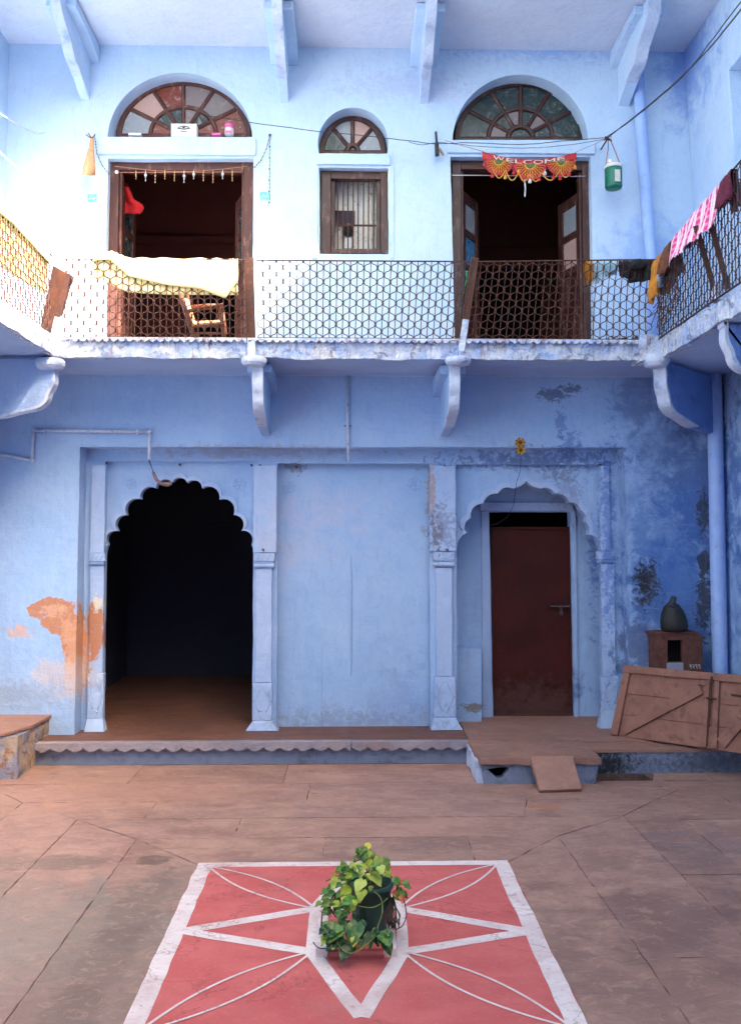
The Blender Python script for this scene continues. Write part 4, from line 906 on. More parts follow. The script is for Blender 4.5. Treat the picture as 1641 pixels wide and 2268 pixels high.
for a_,b_ in ((100,953.5),(200,955),(305,956.5)): 
    c = at(a_,b_,Yc); m = MB(); m.box(c.x-.008,c.x+.008,c.y-.022,c.y+.03,c.z-.03,c.z+.022); build('clip', m, COND, t)
m = MB(); m.tube([at(331,1018,9.75),at(335,1030,9.8),at(340,1046,9.9)], .004, 5); m.tube([at(329,1018,9.75),at(336,1034,9.82),at(341,1046,9.9)], .003, 5); build('bare_wire', m, WIRE, t)
m = MB(); m.tube([at(340,1046,9.92),at(347,1062,9.95),at(357,1071,9.98),at(372,1073,10.0),at(380,1070,10.02)], [.018,.02,.02,.03,.022], 9)
build('lamp_holder', m, plain('pinkish_bakelite', srgb(150,120,120), srgb(120,100,104), .5, 20, .001), None, 'broken lamp holder hanging from the conduit at the top of the left arch', 'lamp holder', smooth=True)
m = MB(); m.tube([at(770,832,9.77),at(770,945,9.77),at(772,1022,9.78)], .016, 8); t = build('conduit_pipe', m, COND, None, 'straight vertical conduit between the two lower brackets', 'pipe', smooth=True)
m = MB(); c = at(770,943,9.77); m.tube([c+Vector((-.04,.01,0)),c+Vector((.04,.01,0))], .008, 6); build('clip', m, METAL, t)
def wire(name, pts, r, mat, lab, cat='cable', n=5, sub=6, org=None, jit=0):
    P = [at(*p) for p in pts]; out = []
    for i in range(len(P)-1):
        p0,p1,p2,p3 = P[max(i-1,0)],P[i],P[i+1],P[min(i+2,len(P)-1)]
        for k in range(sub):
            t_ = k/sub; q = .5*((2*p1)+(p2-p0)*t_+(2*p0-5*p1+4*p2-p3)*t_*t_+(3*p1-p0-3*p2+p3)*t_**3)
            if jit: q = q+Vector((0,random.uniform(-jit,jit),random.uniform(-jit,jit)))
            out.append(q)
    out.append(P[-1]); m = MB(); m.tube(out, r, n); return build(name, m, mat, None, lab, cat, smooth=True)
CB = 9.55
wire('cable', [(1700,-58,5.0),(1641,20,5.8),(1560,118,6.9),(1480,196,8.0),(1400,262,8.9),(1345,305,CB)], .006, WIRE, 'dark cable sagging from the top right corner to the flask hook, lower of two', jit=.002)
wire('cable', [(1690,-60,5.0),(1620,30,5.8),(1520,160,7.1),(1460,215,8.0),(1395,268,8.9),(1343,303,CB)], .0045, WIRE, 'dark cable sagging from the top right corner to the flask hook, upper of two', jit=.004)
wire('cable', [(1343,305,CB),(1240,313,CB),(1150,320,CB),(1040,316,CB),(960,318,CB),(900,311,CB),(800,300,9.6),(690,289,9.65),(560,272,9.7),(520,265,9.8),(455,255,9.95)], .0045, WIRE, 'thin dark cable crossing the upper wall from the flask hook to the left fanlight', jit=.002)
wire('cable', [(1343,307,CB),(1250,322,CB),(1160,328,CB),(1060,324,CB),(975,316,CB),(935,321,CB),(905,314,CB)], .0035, WIRE, 'thin slack dark cable sagging above the welcome hanging', jit=.003)
wire('clothesline', [(1000,388,9.62),(1120,389,9.6),(1240,391,9.6),(1296,390,9.62)], .004, WIREW, 'white cord stretched across the right doorway', 'cord')
wire('clothesline', [(-40,228,8.5),(68,290,9.7),(100,294,9.74)], .006, WIREW, 'white cord running to the upper left wall', 'cord')
wire('cable', [(-40,300,8.4),(60,390,9.2),(130,450,9.7)], .004, WIREW, 'pale thin cable low on the upper left wall', 'cable')
wire('cord', [(985,311,CB),(1025,323,CB),(1068,335,CB)], .004, WIREB, 'twine holding the left end of the welcome hanging', 'cord'); wire('cord', [(1276,336,CB),(1310,322,CB),(1338,309,CB)], .003, WIREB, 'twine holding the right end of the welcome hanging', 'cord')
# black bell-push / peg
t = thing('wall_lamp_holder', 'black tube and clip fixed to the wall left of the right fanlight', 'wall fitting', at(967,345,9.7))
m = MB(); m.tube([at(965,292,9.72),at(967,318,9.72)], .014, 8); build('neck', m, BLACKM, t); m = MB(); m.tube([at(967,318,9.71),at(968,345,9.70)], .024, 12); build('tube_body', m, BLACKM, t, smooth=False)
m = MB(); c = at(976,336,9.7); m.beam(c+Vector((-.02,0,.04)), c+Vector((.03,0,-.04)), .035, .02); build('brass_clip', m, plain('dull_brass', srgb(150,136,110), srgb(120,108,90), .5, 9, .001, metal=.6), t)
# flask
c = at(1358,397,9.5); t = thing('water_flask', 'green insulated water flask with cream top hanging by its strap from the hook', 'flask', c)
m = MB(); R_ = .092; h = .23
m.lathe((c.x,c.y,c.z-h/2), [(R_*.6,0),(R_*.92,.012),(R_,.03)]+sum([[(R_,.05+i*.022),(R_*.975,.058+i*.022),(R_,.066+i*.022)] for i in range(7)],[])+[(R_,h)], 24); build('flask_body', m, FLASK, t, smooth=True)
m = MB(); m.lathe((c.x,c.y,c.z+h/2+.001), [(R_*1.04,0),(R_*1.04,.025),(R_*.85,.045),(R_*.5,.05)], 20); build('lid', m, CREAM, t, smooth=True)
m = MB(); m.lathe((c.x-.03,c.y,c.z+h/2+.052), [(.035,0),(.035,.04),(.025,.05)], 14); build('cap', m, CREAM, t, smooth=True)
hk = at(1347,308,CB)
for s in (-1,1): m = MB(); m.tube([(c.x+s*R_*.95,c.y,c.z+h/2+.01),(lerp(c.x+s*R_*.95,hk.x,.6),c.y,lerp(c.z+h/2,hk.z,.6)),(hk.x+s*.006,c.y+.03,hk.z)], .006, 5); build('strap', m, WIREB, t)
m = MB(); m.box(c.x-.012,c.x+.045,c.y-R_-.004,c.y-R_+.012,c.z-.06,c.z+.07); build('print_label', m, CHALK, t)
m = MB(); 
for k in range(6): a_ = at(1343+random.uniform(-6,8),305+random.uniform(-6,6),9.58); m.beam(a_, a_+Vector((random.uniform(-.04,.04),.2,random.uniform(-.03,.03))), .014, .014)
m2 = MB(); a_ = at(1346,306,9.52); m2.tube([a_+Vector((0,.28,.0)),a_,a_+Vector((.0,-.02,-.03))], .009, 6); m2.tube([a_+Vector((-.04,0,-.02)),a_+Vector((.03,0,.03)),a_+Vector((.04,0,-.03)),a_+Vector((-.03,.01,.02))], .010, 6); build('iron_hook', m2, RUST, None, 'rusty wall hook that carries the flask and the cables', 'hook')

# ================================================================== WELCOME hanging
Yt = 9.5; xl_, xr_ = at(1068,335,Yt), at(1276,337,Yt); t = thing('door_hanging', 'red and yellow embroidered WELCOME hanging with tassels over the right doorway', 'door hanging', (xl_+xr_)/2)
def tz(u): return xl_.z-.085*(1-(2*u-1)**2)
def tx(u): return lerp(xl_.x,xr_.x,u)
m = MB(); m.grid(lambda u,v: (tx(u), Yt+.006*math.sin(u*40), tz(u)-v*(.085+.035*(1-abs(2*u-1)))), 40, 3); build('band', m, ROOT_RED, t, smooth=True, solid=.008)
for k,u in enumerate((.17,.5,.83)):
    cxx = tx(u); cz = tz(u)-.06; R0 = .158 if k!=1 else .172
    for (r, mt, nm, dy) in ((R0,ROOT_RED,'lobe',0),(R0*.36,TINY,'yellow_ring',-.012),(R0*.26,TING,'rosette',-.02)):
        m = MB(); n=22; pts=[]
        for i in range(n+1):
            a_ = math.pi+math.pi*i/n; rj = r*(1+(.09 if (nm!='lobe' and i%2) else 0)); pts.append((cxx+rj*math.cos(a_), cz+rj*math.sin(a_)))
        m.plate(pts, [], Yt+dy-.014, Yt+dy+.0 if nm!='lobe' else Yt+.004); build(nm, m, mt, t)
    for (ra,rb,mt,dd,nn) in ((.36,.66,TINY,.016,11),(.62,.90,TINY,.014,15)):
        m = MB()
        for i in range(nn):
            a_ = math.pi+math.pi*(i+.5)/nn; q0 = Vector((cxx+R0*ra*math.cos(a_), Yt-.022, cz+R0*ra*math.sin(a_))); q1 = Vector((cxx+R0*rb*math.cos(a_), Yt-.022, cz+R0*rb*math.sin(a_))); m.tube([q0,(q0+q1)/2+Vector((0,-.006,0)),q1], [.003,.0075 if ra<.5 else .005,.003], 5)
        build('sunburst', m, mt, t)
u_ = .11
for ch_, wd_ in zip('WELCOME', (.135,.09,.085,.105,.115,.13,.09)):
    cvd = bpy.data.curves.new('letter','FONT'); cvd.body = ch_; cvd.size = .125; cvd.extrude = .003
    tmp = bpy.data.objects.new('tmp', cvd); scn.collection.objects.link(tmp); dg = bpy.context.evaluated_depsgraph_get(); dg.update()
    tm = bpy.data.meshes.new_from_object(tmp.evaluated_get(dg)); vs_ = [v.co.copy() for v in tm.vertices]; fs_ = [tuple(p.vertices) for p in tm.polygons]; bpy.data.objects.remove(tmp)
    lo_ = min(v.x for v in vs_); sp_ = max(v.x for v in vs_)-lo_; m = MB()
    m.add([(tx(u_+wd_*.86*(v.x-lo_)/sp_), Yt-.022-v.z, tz(u_+wd_*.86*(v.x-lo_)/sp_)-.060+v.y*.50) for v in vs_], fs_); build('letter', m, CHALK, t); u_ += wd_*1.03
us = [.02,.10,.24,.33,.38,.50,.60,.66,.75,.82,.92,.98]
for i,u in enumerate(us):
    z0 = tz(u)-(.20 if abs(((u*3)%1)-.5)<.3 else .12)-.02*(i%2); x = tx(u); mt = (ROOT_RED,TINY,CHALK)[(0,0,1,0,1,2,0,2,0,0,0,1)[i]]
    m = MB(); m.tube([(x,Yt,tz(u)-.08),(x,Yt-.01,z0)], .005, 5); m.lathe((x,Yt-.01,z0-.045), [(.016,0),(.020,.02),(.010,.042),(.004,.05)], 8); build('tassel', m, mt, t)
for (u0,u1) in ((.10,.24),(.24,.38),(.38,.50),(.50,.62),(.62,.82),(.82,.94)):
    m = MB(); m.tube([(tx(lerp(u0,u1,q)), Yt-.012, tz(lerp(u0,u1,q))-.15-.10*math.sin(math.pi*q)) for q in [i/8 for i in range(9)]], .007, 5); build('bead_swag', m, TINY, t)
m = MB(); m.tube([at(1160,390,9.5),at(1163,415,9.5),at(1162,436,9.5)], .008, 5); build('hanging_thread', m, CHALK, t)

# bead string over the left doorway
t = thing('bead_string', 'string of small beads and metal drops hung across the left doorway', 'bead string', at(400,375,9.75))
A_ = lambda u: at(lerp(255,548,u), 368+12*math.sin(math.pi*u)+0, 9.76)
m = MB(); m.tube([A_(i/24) for i in range(25)], .004, 5); build('string', m, WIREB, t)
m = MB(); m.tube([at(258,382,9.76),at(540,381,9.76)], .004, 5); build('string', m, WIREB, t)
for i in range(11):
    px = 302+i*21.3; c = at(px, 376, 9.75); m = MB(); ln = .10+.02*(i%3)
    m.tube([(c.x,c.y,c.z),(c.x,c.y,c.z-ln)], .003, 4)
    for k in range(4): m.ball((c.x,c.y,c.z-ln*(k+1)/4), .007 if k!=1 else (.017 if i in (1,5,6,9) else .009), 6, (1,1,1.3))
    build('bead_drop', m, GOLD if i not in (1,5,6,9) else CHALK, t)
m = MB(); c = at(259,381,9.74); m.ball(c, .022, 8); build('white_bead', m, CHALK, t)
t = thing('bead_garland', 'dark bead garland hanging from a nail right of the left doorway', 'garland', at(598,450,9.77))
pts = [at(598,300,9.77)+Vector((0.004*math.sin(i),0,-i*.021)) for i in range(37)]
m = MB(); m.tube(pts, .0022, 4); build('string', m, BEADD, t); m = MB()
for i,p in enumerate(pts): 
    if i%2==0: m.ball(p, .010 if i%6==0 else .006, 6)
build('beads', m, BEADD, t)
sw = [at(598,302,9.77),at(590,330,9.76),at(578,355,9.76),at(565,370,9.76),at(553,371,9.76),at(545,360,9.76)]
m = MB(); m.tube(sw, .003, 4); [m.ball(lerp(sw[i//3],sw[i//3+1],(i%3)/3), .008, 6) for i in range(15)]; build('bead_swag', m, BEADD, t)
m = MB(); m.ball(at(598,299,9.78), .016, 6); build('nail', m, RUST, t)
t = thing('bead_garland', 'dark bead garland hanging beside the cane cone left of the left doorway', 'garland', at(214,330,9.77))
sw = [at(210,300,9.76),at(213,320,9.76),at(215,340,9.76),at(228,368,9.76),at(242,385,9.76),at(257,380,9.76)]
m = MB(); m.tube(sw, .003, 4); [m.ball(lerp(sw[i//3],sw[i//3+1],(i%3)/3), .008, 6) for i in range(15)]; build('bead_swag', m, BEADD, t)
# cane cone
t = thing('cane_cone', 'rolled cane cone hanging mouth down by the upper left wall', 'cane cone', at(197,390,9.66))
a_ = at(205,308,9.72); b_ = at(197,388,9.62); ax = (a_-b_).normalized(); q_ = Vector((0,0,1)).rotation_difference(ax).to_matrix(); Lc = (a_-b_).length
m = MB(); n=20; prof = [(.066,0),(.062,.10),(.045,.22),(.026,.34),(.018,Lc)]
vs=[];
for r,z in prof:
    for j in range(n): th=2*math.pi*j/n; vs.append(b_+q_@Vector((r*math.cos(th), r*math.sin(th), z+(.05*math.sin(th) if z==0 else 0))))
m.add(vs,[(i*n+j,i*n+(j+1)%n,(i+1)*n+(j+1)%n,(i+1)*n+j) for i in range(len(prof)-1) for j in range(n)]); build('cone', m, WICK, t, smooth=True, solid=.004)
m = MB(); 
for k in range(8): m.tube([a_, a_+Vector((random.uniform(-.07,.05),random.uniform(-.02,.02),random.uniform(-.04,.07)))], .006, 5)
build('tied_twigs', m, BRNC, t)
# cyan stickers
for px,py,lab in ((205,439,'small cyan printed sticker on the wall left of the left doorway'),(586,434,'small cyan printed sticker on the wall right of the left doorway')):
    c = at(px,py,YF-.003); m = MB(); m.box(c.x-.05,c.x+.05,YF-.006,YF-.001,c.z-.045,c.z+.045); o = build('sticker', m, CYAN, None, lab, 'sticker')
    m = MB(); m.tube([(c.x-.035,YF-.007,c.z-.02),(c.x-.01,YF-.007,c.z+.005),(c.x+.012,YF-.007,c.z-.015),(c.x+.035,YF-.007,c.z+.0)], .005, 5); build('print', m, CHALK, o)
# box and jar on the ledge
t = thing('carton', 'small white printed carton on the ledge of the left fanlight', 'carton', at(407,304,9.88))
a_ = at(379,303,9.86); b_ = at(436,274,9.86); m = MB(); m.box(a_.x,b_.x,9.86,9.97,a_.z+.003,b_.z); build('box', m, CARD, t, bevel=.003)
cz = (a_.z+b_.z)/2+.02; cxx=(a_.x+b_.x)/2; m = MB()
m.tube([(cxx-.07,9.857,cz),(cxx-.04,9.857,cz+.02),(cxx,9.857,cz+.028),(cxx+.04,9.857,cz+.02),(cxx+.07,9.857,cz)], .004, 4); m.tube([(cxx-.06,9.857,cz),(cxx,9.857,cz-.008),(cxx+.06,9.857,cz)], .005, 4); m.tube([(cxx-.035,9.857,cz-.035),(cxx+.035,9.857,cz-.035)], .003, 4); m.tube([(cxx-.012,9.857,cz+.01),(cxx+.012,9.857,cz+.012)], .008, 5); build('printed_mark', m, INK, t)
c = at(508,301,9.9); t = thing('jar', 'small pink and white jar on the ledge of the left fanlight', 'jar', c)
m = MB(); m.lathe((c.x,c.y,c.z), [(.045,0),(.05,.01),(.05,.075),(.045,.085)], 16); build('jar_body', m, CREAM, t, smooth=True); m = MB(); m.lathe((c.x,c.y,c.z+.0855), [(.052,0),(.052,.04),(.045,.046)], 16); build('lid', m, PINK, t, smooth=True)
m = MB(); m.box(c.x-.035,c.x+.035,c.y-.053,c.y-.047,c.z+.012,c.z+.04); build('label_band', m, PINK, t)
for px,wd,mt,lab in ((350,.14,CARD,'flat grey folded packet lying at the left end of the fanlight ledge'),(470,.10,PINK,'low pink packet on the fanlight ledge beside the jar')):
    c = at(px-50 if px<400 else px+10,302,9.9); m = MB(); m.box(c.x-wd/2,c.x+wd/2,c.y-.03,c.y+.04,c.z,c.z+.03); build('packet', m, mt, None, lab, 'packet', bevel=.006)
# red bag in left doorway
t = thing('red_cloth_bag', 'bright red cloth bag hanging on the left door leaf of the left doorway', 'bag', at(288,450,10.2))
def bag(u,v):
    p = at(272+ (8+14*v+ (10 if v>.55 else 0)*math.sin(math.pi*min(1,(v-.5)*2)))*1.0*(u-.1)*1.6+ 6*v, 415+58*v, 10.12+.03*math.sin(u*6)); return p
m = MB(); m.grid(bag, 10, 16); build('bag_cloth', m, REDC, t, smooth=True, solid=.03)
m = MB(); m.tube([at(274,416,10.12),at(280,405,10.14),at(286,420,10.14)], .006, 5); build('strap', m, REDC, t)
# green mesh bag on right door
t = thing('green_mesh_bag', 'small green plastic mesh bag tied behind the right railing', 'bag', at(1036,612,8.95))
def gbag(u,v): p = at(1030+12*u+3*v, 600+8*v+18*v*v, 9.0+.03*math.sin(u*9+v*7)); return p
m = MB(); m.grid(gbag, 8, 10); build('mesh', m, GREC, t, smooth=True, solid=.006)
m = MB(); m.tube([at(1033,615,9.0),at(1030,632,9.0),at(1026,650,9.0)], .004, 4); build('tie', m, GREC, t)
# things behind the barred window
t = thing('black_kettle', 'black kettle standing behind the bars of the small window', 'kettle', at(771,515,10.08))
c = at(771,512,10.07); m = MB(); m.lathe((c.x,c.y,c.z-.05), [(.04,0),(.065,.02),(.07,.05),(.05,.09),(.02,.105)], 14); build('kettle_body', m, BLACKPOT, t, smooth=True)
m = MB(); m.tube([(c.x-.04,c.y,c.z+.03),(c.x,c.y,c.z+.10),(c.x+.04,c.y,c.z+.03)], .006, 5); build('handle', m, CHALK, t)
a_ = at(728,498,10.09); b_ = at(786,468,10.09); m = MB(); m.box(a_.x,b_.x,10.07,10.12,a_.z,b_.z); build('dark_board', m, plain('dark_violet_board', srgb(56,44,60), srgb(48,38,50), .7), None, 'dark violet board behind the bars in the upper left of the small window', 'board')
a_ = at(763,552,10.08); b_ = at(778,528,10.08); m = MB(); m.box(a_.x,b_.x,10.05,10.11,a_.z,b_.z); build('white_tin', m, CARD, None, 'small white tin behind the lower bars of the small window', 'tin', bevel=.008)

# flower ornament over the right arch
t = thing('tinsel_flower', 'green and yellow tinsel flower hanging above the right scalloped arch', 'ornament', at(1151,988,9.72))
for (dx,dy) in ((0,-8),(1,9)):
    c = at(1151+dx, 988+dy, 9.73)
    for k in range(14):
        th = k*2*math.pi/14; m = MB(); e = c+Vector((math.cos(th)*.062,-.02-.01*(k%2),math.sin(th)*.058)); s_ = Vector((-math.sin(th),0,math.cos(th)))*.014
        m.prism([c, c+(e-c)*.6+s_, e, c+(e-c)*.6-s_], (0,.006,0)); build('petal', m, (TING, TINY, TING, plain('tinsel_pink',srgb(214,160,120),srgb(190,130,96),.5) if k==3 and dx==0 else TINY)[k%4], t)
    m = MB(); m.ball(c+Vector((0,-.02,0)), .02, 8); build('flower_centre', m, plain('tinsel_brown',srgb(120,60,50),srgb(90,50,44),.5) if dx==0 else TING, t, smooth=True)
wire('electric_wire', [(1152,998,9.74),(1153,1020,9.76),(1150,1050,9.85),(1144,1066,9.98),(1140,1095,10.08),(1136,1120,10.4),(1122,1145,10.5),(1100,1160,10.54),(1083,1163,10.57)], .003, WIRE, 'thin electric wire falling from the tinsel flower to the maroon door', 'wire')
# iron hooks and nails in the frame
RL = ['rusty iron ring at the upper left corner of the left arch frame', 'rusty iron ring above the crown of the left scalloped arch', 'rusty iron ring at the upper right corner of the left arch frame', 'rusty iron ring at the top of the pier right of the left arch',
      'rusty iron ring at the upper left corner of the blank middle panel', 'rusty iron ring at the upper right corner of the blank middle panel', 'rusty iron ring at the top of the pier left of the right arch', 'rusty iron ring at the upper right corner of the right arch frame',
      'rusty iron ring just above the capital right of the left arch', 'rusty iron ring just above the capital left of the right arch']
for (px,py,Y) in ((236,1025,10.03),(398,1029,10.10),(556,1030,10.03),(575,1031,10.03),(655,1034,10.15),(952,1036,10.03),(982,1032,10.03),(1325,1030,10.03),(582,1217,9.98),(988,1217,9.98)):
    c = at(px,py,Y); m = MB(); m.tube([c+Vector((0,.03,0)),c+Vector((0,-.025,0)),c+Vector((.012,-.035,.006)),c+Vector((.02,-.03,-.008)),c+Vector((.012,-.02,-.016))], .0065, 6)
    build('iron_ring', m, RUST, None, RL.pop(0), 'ring', 'iron rings in the plaster')

# chair behind the left railing
c0 = at(455,745,9.25); t = thing('armchair', 'cane armchair standing behind the left railing in the left doorway', 'chair', c0); Yc=9.25
def cp(px,py,Y): return at(px,py,Y)
for nm, pts, r in (('leg',[cp(400,652,9.05),cp(412,690,9.05),cp(430,750,9.08)],.024),('leg',[cp(488,678,9.05),cp(492,712,9.06),cp(497,750,9.06)],.022),('leg',[cp(415,652,9.6),cp(428,740,9.6)],.02),('leg',[cp(492,680,9.6),cp(500,740,9.6)],.02),
    ('armrest',[cp(415,690,9.05),cp(440,684,9.04),cp(470,681,9.04),cp(494,674,9.05),cp(492,690,9.05)],.02),('armrest',[cp(418,680,9.6),cp(460,676,9.6),cp(494,676,9.6)],.018),('seat_rail',[cp(425,724,9.05),cp(495,718,9.05)],.016),('stretcher',[cp(428,738,9.07),cp(495,738,9.07)],.012),('top_rail',[cp(400,655,9.05),cp(414,655,9.6)],.02)):
    m = MB(); m.tube(pts, r, 8); build(nm, m, CHAIRM, t, smooth=True)
m = MB(); p = [cp(425,722,9.06),cp(495,717,9.06),cp(497,712,9.6),cp(430,716,9.6)]; m.prism(p, (0,0,.02)); build('seat', m, WICK, t)
m = MB(); p = [cp(404,660,9.08),cp(425,718,9.08),cp(430,712,9.58),cp(414,660,9.58)]; m.prism(p, (.015,0,0)); build('backrest', m, WICK, t)

# ================================================================== GROUND THINGS
# left stone bench block
a_ = atz(122,1573,.44); t = thing('stone_bench', 'low mortared stone block with a pink slab on top at the left wall', 'bench', (-3.5,9.2,0))
m = MB(); rough_box(m, -4.3,-3.20,8.90,9.82,-.02,.405,.035,.028,4,seed=7); build('rubble_base', m, DIRTY, t)
def slabtop(u,v): return None
m = MB(); pts = [(-4.3,8.86),(-3.42,8.86),(-3.33,8.89),(-3.27,9.0),(-3.19,9.25),(-3.17,9.83),(-4.3,9.83)]
m.prism([(x,y,.408) for x,y in pts], (0,0,.036)); build('top_slab', m, STONE2, t, bevel=.008)
# tilted slab
t0 = [at(1170,1668,8.60),at(1262,1668,8.60)]; g0 = atz(1195,1750,.03); g1 = atz(1288,1747,.03); u0 = t0[0]; u1 = t0[1]
u0 = Vector((1.70,8.60,.262)); u1 = Vector((2.10,8.60,.262))
m = MB(); nrm = (u1-u0).cross(g0-u0).normalized(); 
if nrm.z < 0: nrm = -nrm
P4 = [g0, g1, u1, u0]
def sl(u,v,top):
    p = g0*(1-u)*(1-v)+g1*u*(1-v)+u1*u*v+u0*(1-u)*v; e = .006*mnoise.noise(p*9)
    return p+nrm*((.0 if top else -.055)+e)
m.grid(lambda u,v: sl(u,v,True), 10, 8); m.grid(lambda u,v: sl(u,v,False), 10, 8)
for f in (lambda a,b: sl(a,0,b>.5), lambda a,b: sl(a,1,b>.5), lambda a,b: sl(0,a,b>.5), lambda a,b: sl(1,a,b>.5)): m.grid(f, 10 if True else 8, 1) if False else None
for (fa, nn) in ((lambda a: (a,0),10),(lambda a: (a,1),10),(lambda a: (0,a),8),(lambda a: (1,a),8)): m.grid(lambda a,b,fa=fa: sl(*fa(a), b>.5), nn, 1)
build('leaning_slab', m, STONE2, None, 'thick pink stone slab propped as a ramp against the entrance step', 'slab')
# stones in the pit
m = MB(); rough_box(m, 2.6,2.72,8.72,8.86,-.2,-.08,.03,.02,8,seed=1); build('loose_stone', m, DIRTY, None, 'loose stone lying in the drain pit beside the entrance step', 'stone')
# gate
t = thing('wooden_gate', 'reddish brown braced wooden gate leaf lying on its side against the right wall', 'gate', (3.4,9.2,ZP))
gA = Vector((at(1352,1630,9.60).x, 9.60, ZP+.015)); gB = Vector((at(1650,1670,8.60).x, 8.60, at(1650,1670,8.60).z)); tA = at(1383,1475,9.68); 
gd = (gB-gA); glen = gd.length; gdn = gd.normalized(); gup = (tA-gA); gh = gup.length; 
tB = at(1650,1498,8.74)
def gp(u, v, d=0):      # u along, v up, d proud towards the viewer
    p = gA*(1-u)*(1-v)+gB*u*(1-v)+tB*u*v+tA*(1-u)*v; n = (gB-gA).cross(tA-gA).normalized()
    if n.y > 0: n = -n
    return p+n*d
def gbar(name, u0,v0,u1,v1, wd, d0, d1, mat=GATE):
    m = MB(); L = Vector(((u1-u0)*glen,(v1-v0)*gh)); q = Vector((-L.y,L.x)).normalized()*wd/2; du_, dv_ = q.x/glen, q.y/gh
    A = [(u0-du_,v0-dv_),(u1-du_,v1-dv_),(u1+du_,v1+dv_),(u0+du_,v0+dv_)]
    m.hexa([gp(a,b,d0) for a,b in A]+[gp(a,b,d1) for a,b in A]); return build(name, m, mat, t, bevel=.003)
for k,(v0,v1) in enumerate(((0.0,.30),(.305,.60),(.605,1.0))): gbar('plank', 0.0,(v0+v1)/2,1.0,(v0+v1)/2,(v1-v0)*gh-.002,-.02,-.005)
um = .735
gbar('back_board', 0.02,.5,1.0,.5,gh*.95,-.032,-.021)
gbar('frame_rail', .0,.955,1.0,.955,.075,-.004,.03); gbar('frame_stile', .035,.0,.035,.90,.085,-.004,.028)
gbar('frame_stile', um-.02,.02,um-.02,.90,.06,-.004,.030); gbar('frame_stile', um+.055,.02,um+.055,.90,.055,-.004,.026)
gbar('brace', .095,.09,um-.07,.78,.115,-.003,.022); gbar('brace', um+.10,.09,.97,.42,.11,-.003,.022)
gbar('block', um-.09,.86,um-.03,.86,.05,.0225,.035)
gbar('batten', um+.16,.74,um+.24,.735,.02,-.004,.012, RUST)
m = MB(); m.tube([gp(um+.018,.95,.045),gp(um+.018,.35,.045)], .011, 8); build('bolt', m, RUST, t); m = MB(); m.tube([gp(um-.01,.66,.05),gp(um+.06,.66,.05)], .010, 6); build('bolt_handle', m, RUST, t)
# brick niche box and black pot
Ys = 9.55; a_ = at(1451,1405,Ys); b_ = at(1556,1490,Ys); zt_ = a_.z; h0 = at(1478,1418,Ys); h1 = at(1512,1467,Ys)
t = thing('niche_shrine', 'small sooty brick niche box behind the gate with a number on its front', 'niche box', ((a_.x+b_.x)/2, Ys, ZP))
m = MB(); m.plate([(a_.x,ZP),(b_.x,ZP),(b_.x+.002,zt_-.03),(b_.x-.02,zt_),(a_.x,zt_)], [[(h0.x,h1.z),(h1.x,h1.z),(h1.x,h0.z),(h0.x,h0.z)]], Ys, Ys+.08); build('front', m, SHRINE, t, bevel=.008)
m = MB(); m.box(a_.x,a_.x+.05,Ys+.081,9.79,ZP,zt_-.001); build('side', m, SHRINE, t); m = MB(); m.box(b_.x-.06,b_.x-.001,Ys+.081,9.79,ZP,zt_-.03); build('side', m, SHRINE, t)
m = MB(); m.box(a_.x+.051,b_.x-.061,Ys+.081,9.79,ZP,h1.z-.02); m.box(a_.x+.051,b_.x-.061,9.7,9.79,h1.z-.02,zt_-.05); build('inner_wall', m, NEARBLACK, t)
m = MB(); rough_box(m, a_.x-.03,b_.x-.04,Ys-.01,9.79,zt_-.001,zt_+.022,.03,.006,8); build('top_slate', m, SHRINE, t)
c1 = at(1476,1485,Ys-.012); c2 = at(1512,1468,Ys-.012); m = MB(); rough_box(m, c1.x,c2.x,Ys-.02,Ys-.001,c1.z,c2.z,.02,.004,9); build('pale_stone', m, plain('pale_grey_stone', srgb(150,150,170), srgb(170,166,176), .9), t)
# the number, chalked in Devanagari figures
def strokes(px, py, s, ch):
    G = {'1':[[(0,2.2),(.5,2.8),(1.1,2.4),(1.0,1.6),(.4,1.5),(1.0,1.2),(1.2,.4),(1.5,0)]], '2':[[(0,2.6),(.7,2.8),(1.2,2.2),(.8,1.5),(.1,1.3)],[(.5,1.4),(.9,.8),(1.4,0)]],
         'a':[[(0,2.4),(.5,2.8),(.9,2.2),(.6,1.5),(.0,1.7)],[(1.0,2.8),(1.05,1.4),(1.1,0)]]}
    for st in G[ch]:
        m = MB(); m.tube([at(px+x*s*1.0, py-z*s, Ys-.004) for x,z in st], .0038, 5); build('chalk_figure', m, CHALK, t)
for i,ch in enumerate('1211'): strokes(1526+i*6.4, 1481, 3.4, ch if ch!='1' or i!=0 else 'a')
c = at(1494,1403,9.64); t = thing('black_pot', 'black egg shaped clay pot standing on the brick niche box', 'pot', c)
from mathutils import Matrix
tl = Matrix.Rotation(math.radians(-7), 3, 'Y'); m = MB(); m.lathe((c.x,c.y,zt_+.03), [(.13,0),(.142,.04),(.138,.12),(.115,.2),(.08,.265),(.04,.30),(.015,.31)], 22, tl); build('pot_body', m, BLACKPOT, t, smooth=True)
m = MB(); q0 = at(1485,1345,9.58); q1 = at(1492,1322,9.62); m.tube([q0,q1], [.045,.03], 8); build('neck', m, plain('grey_slate_shard', srgb(60,66,78), srgb(50,54,64), .8), t)

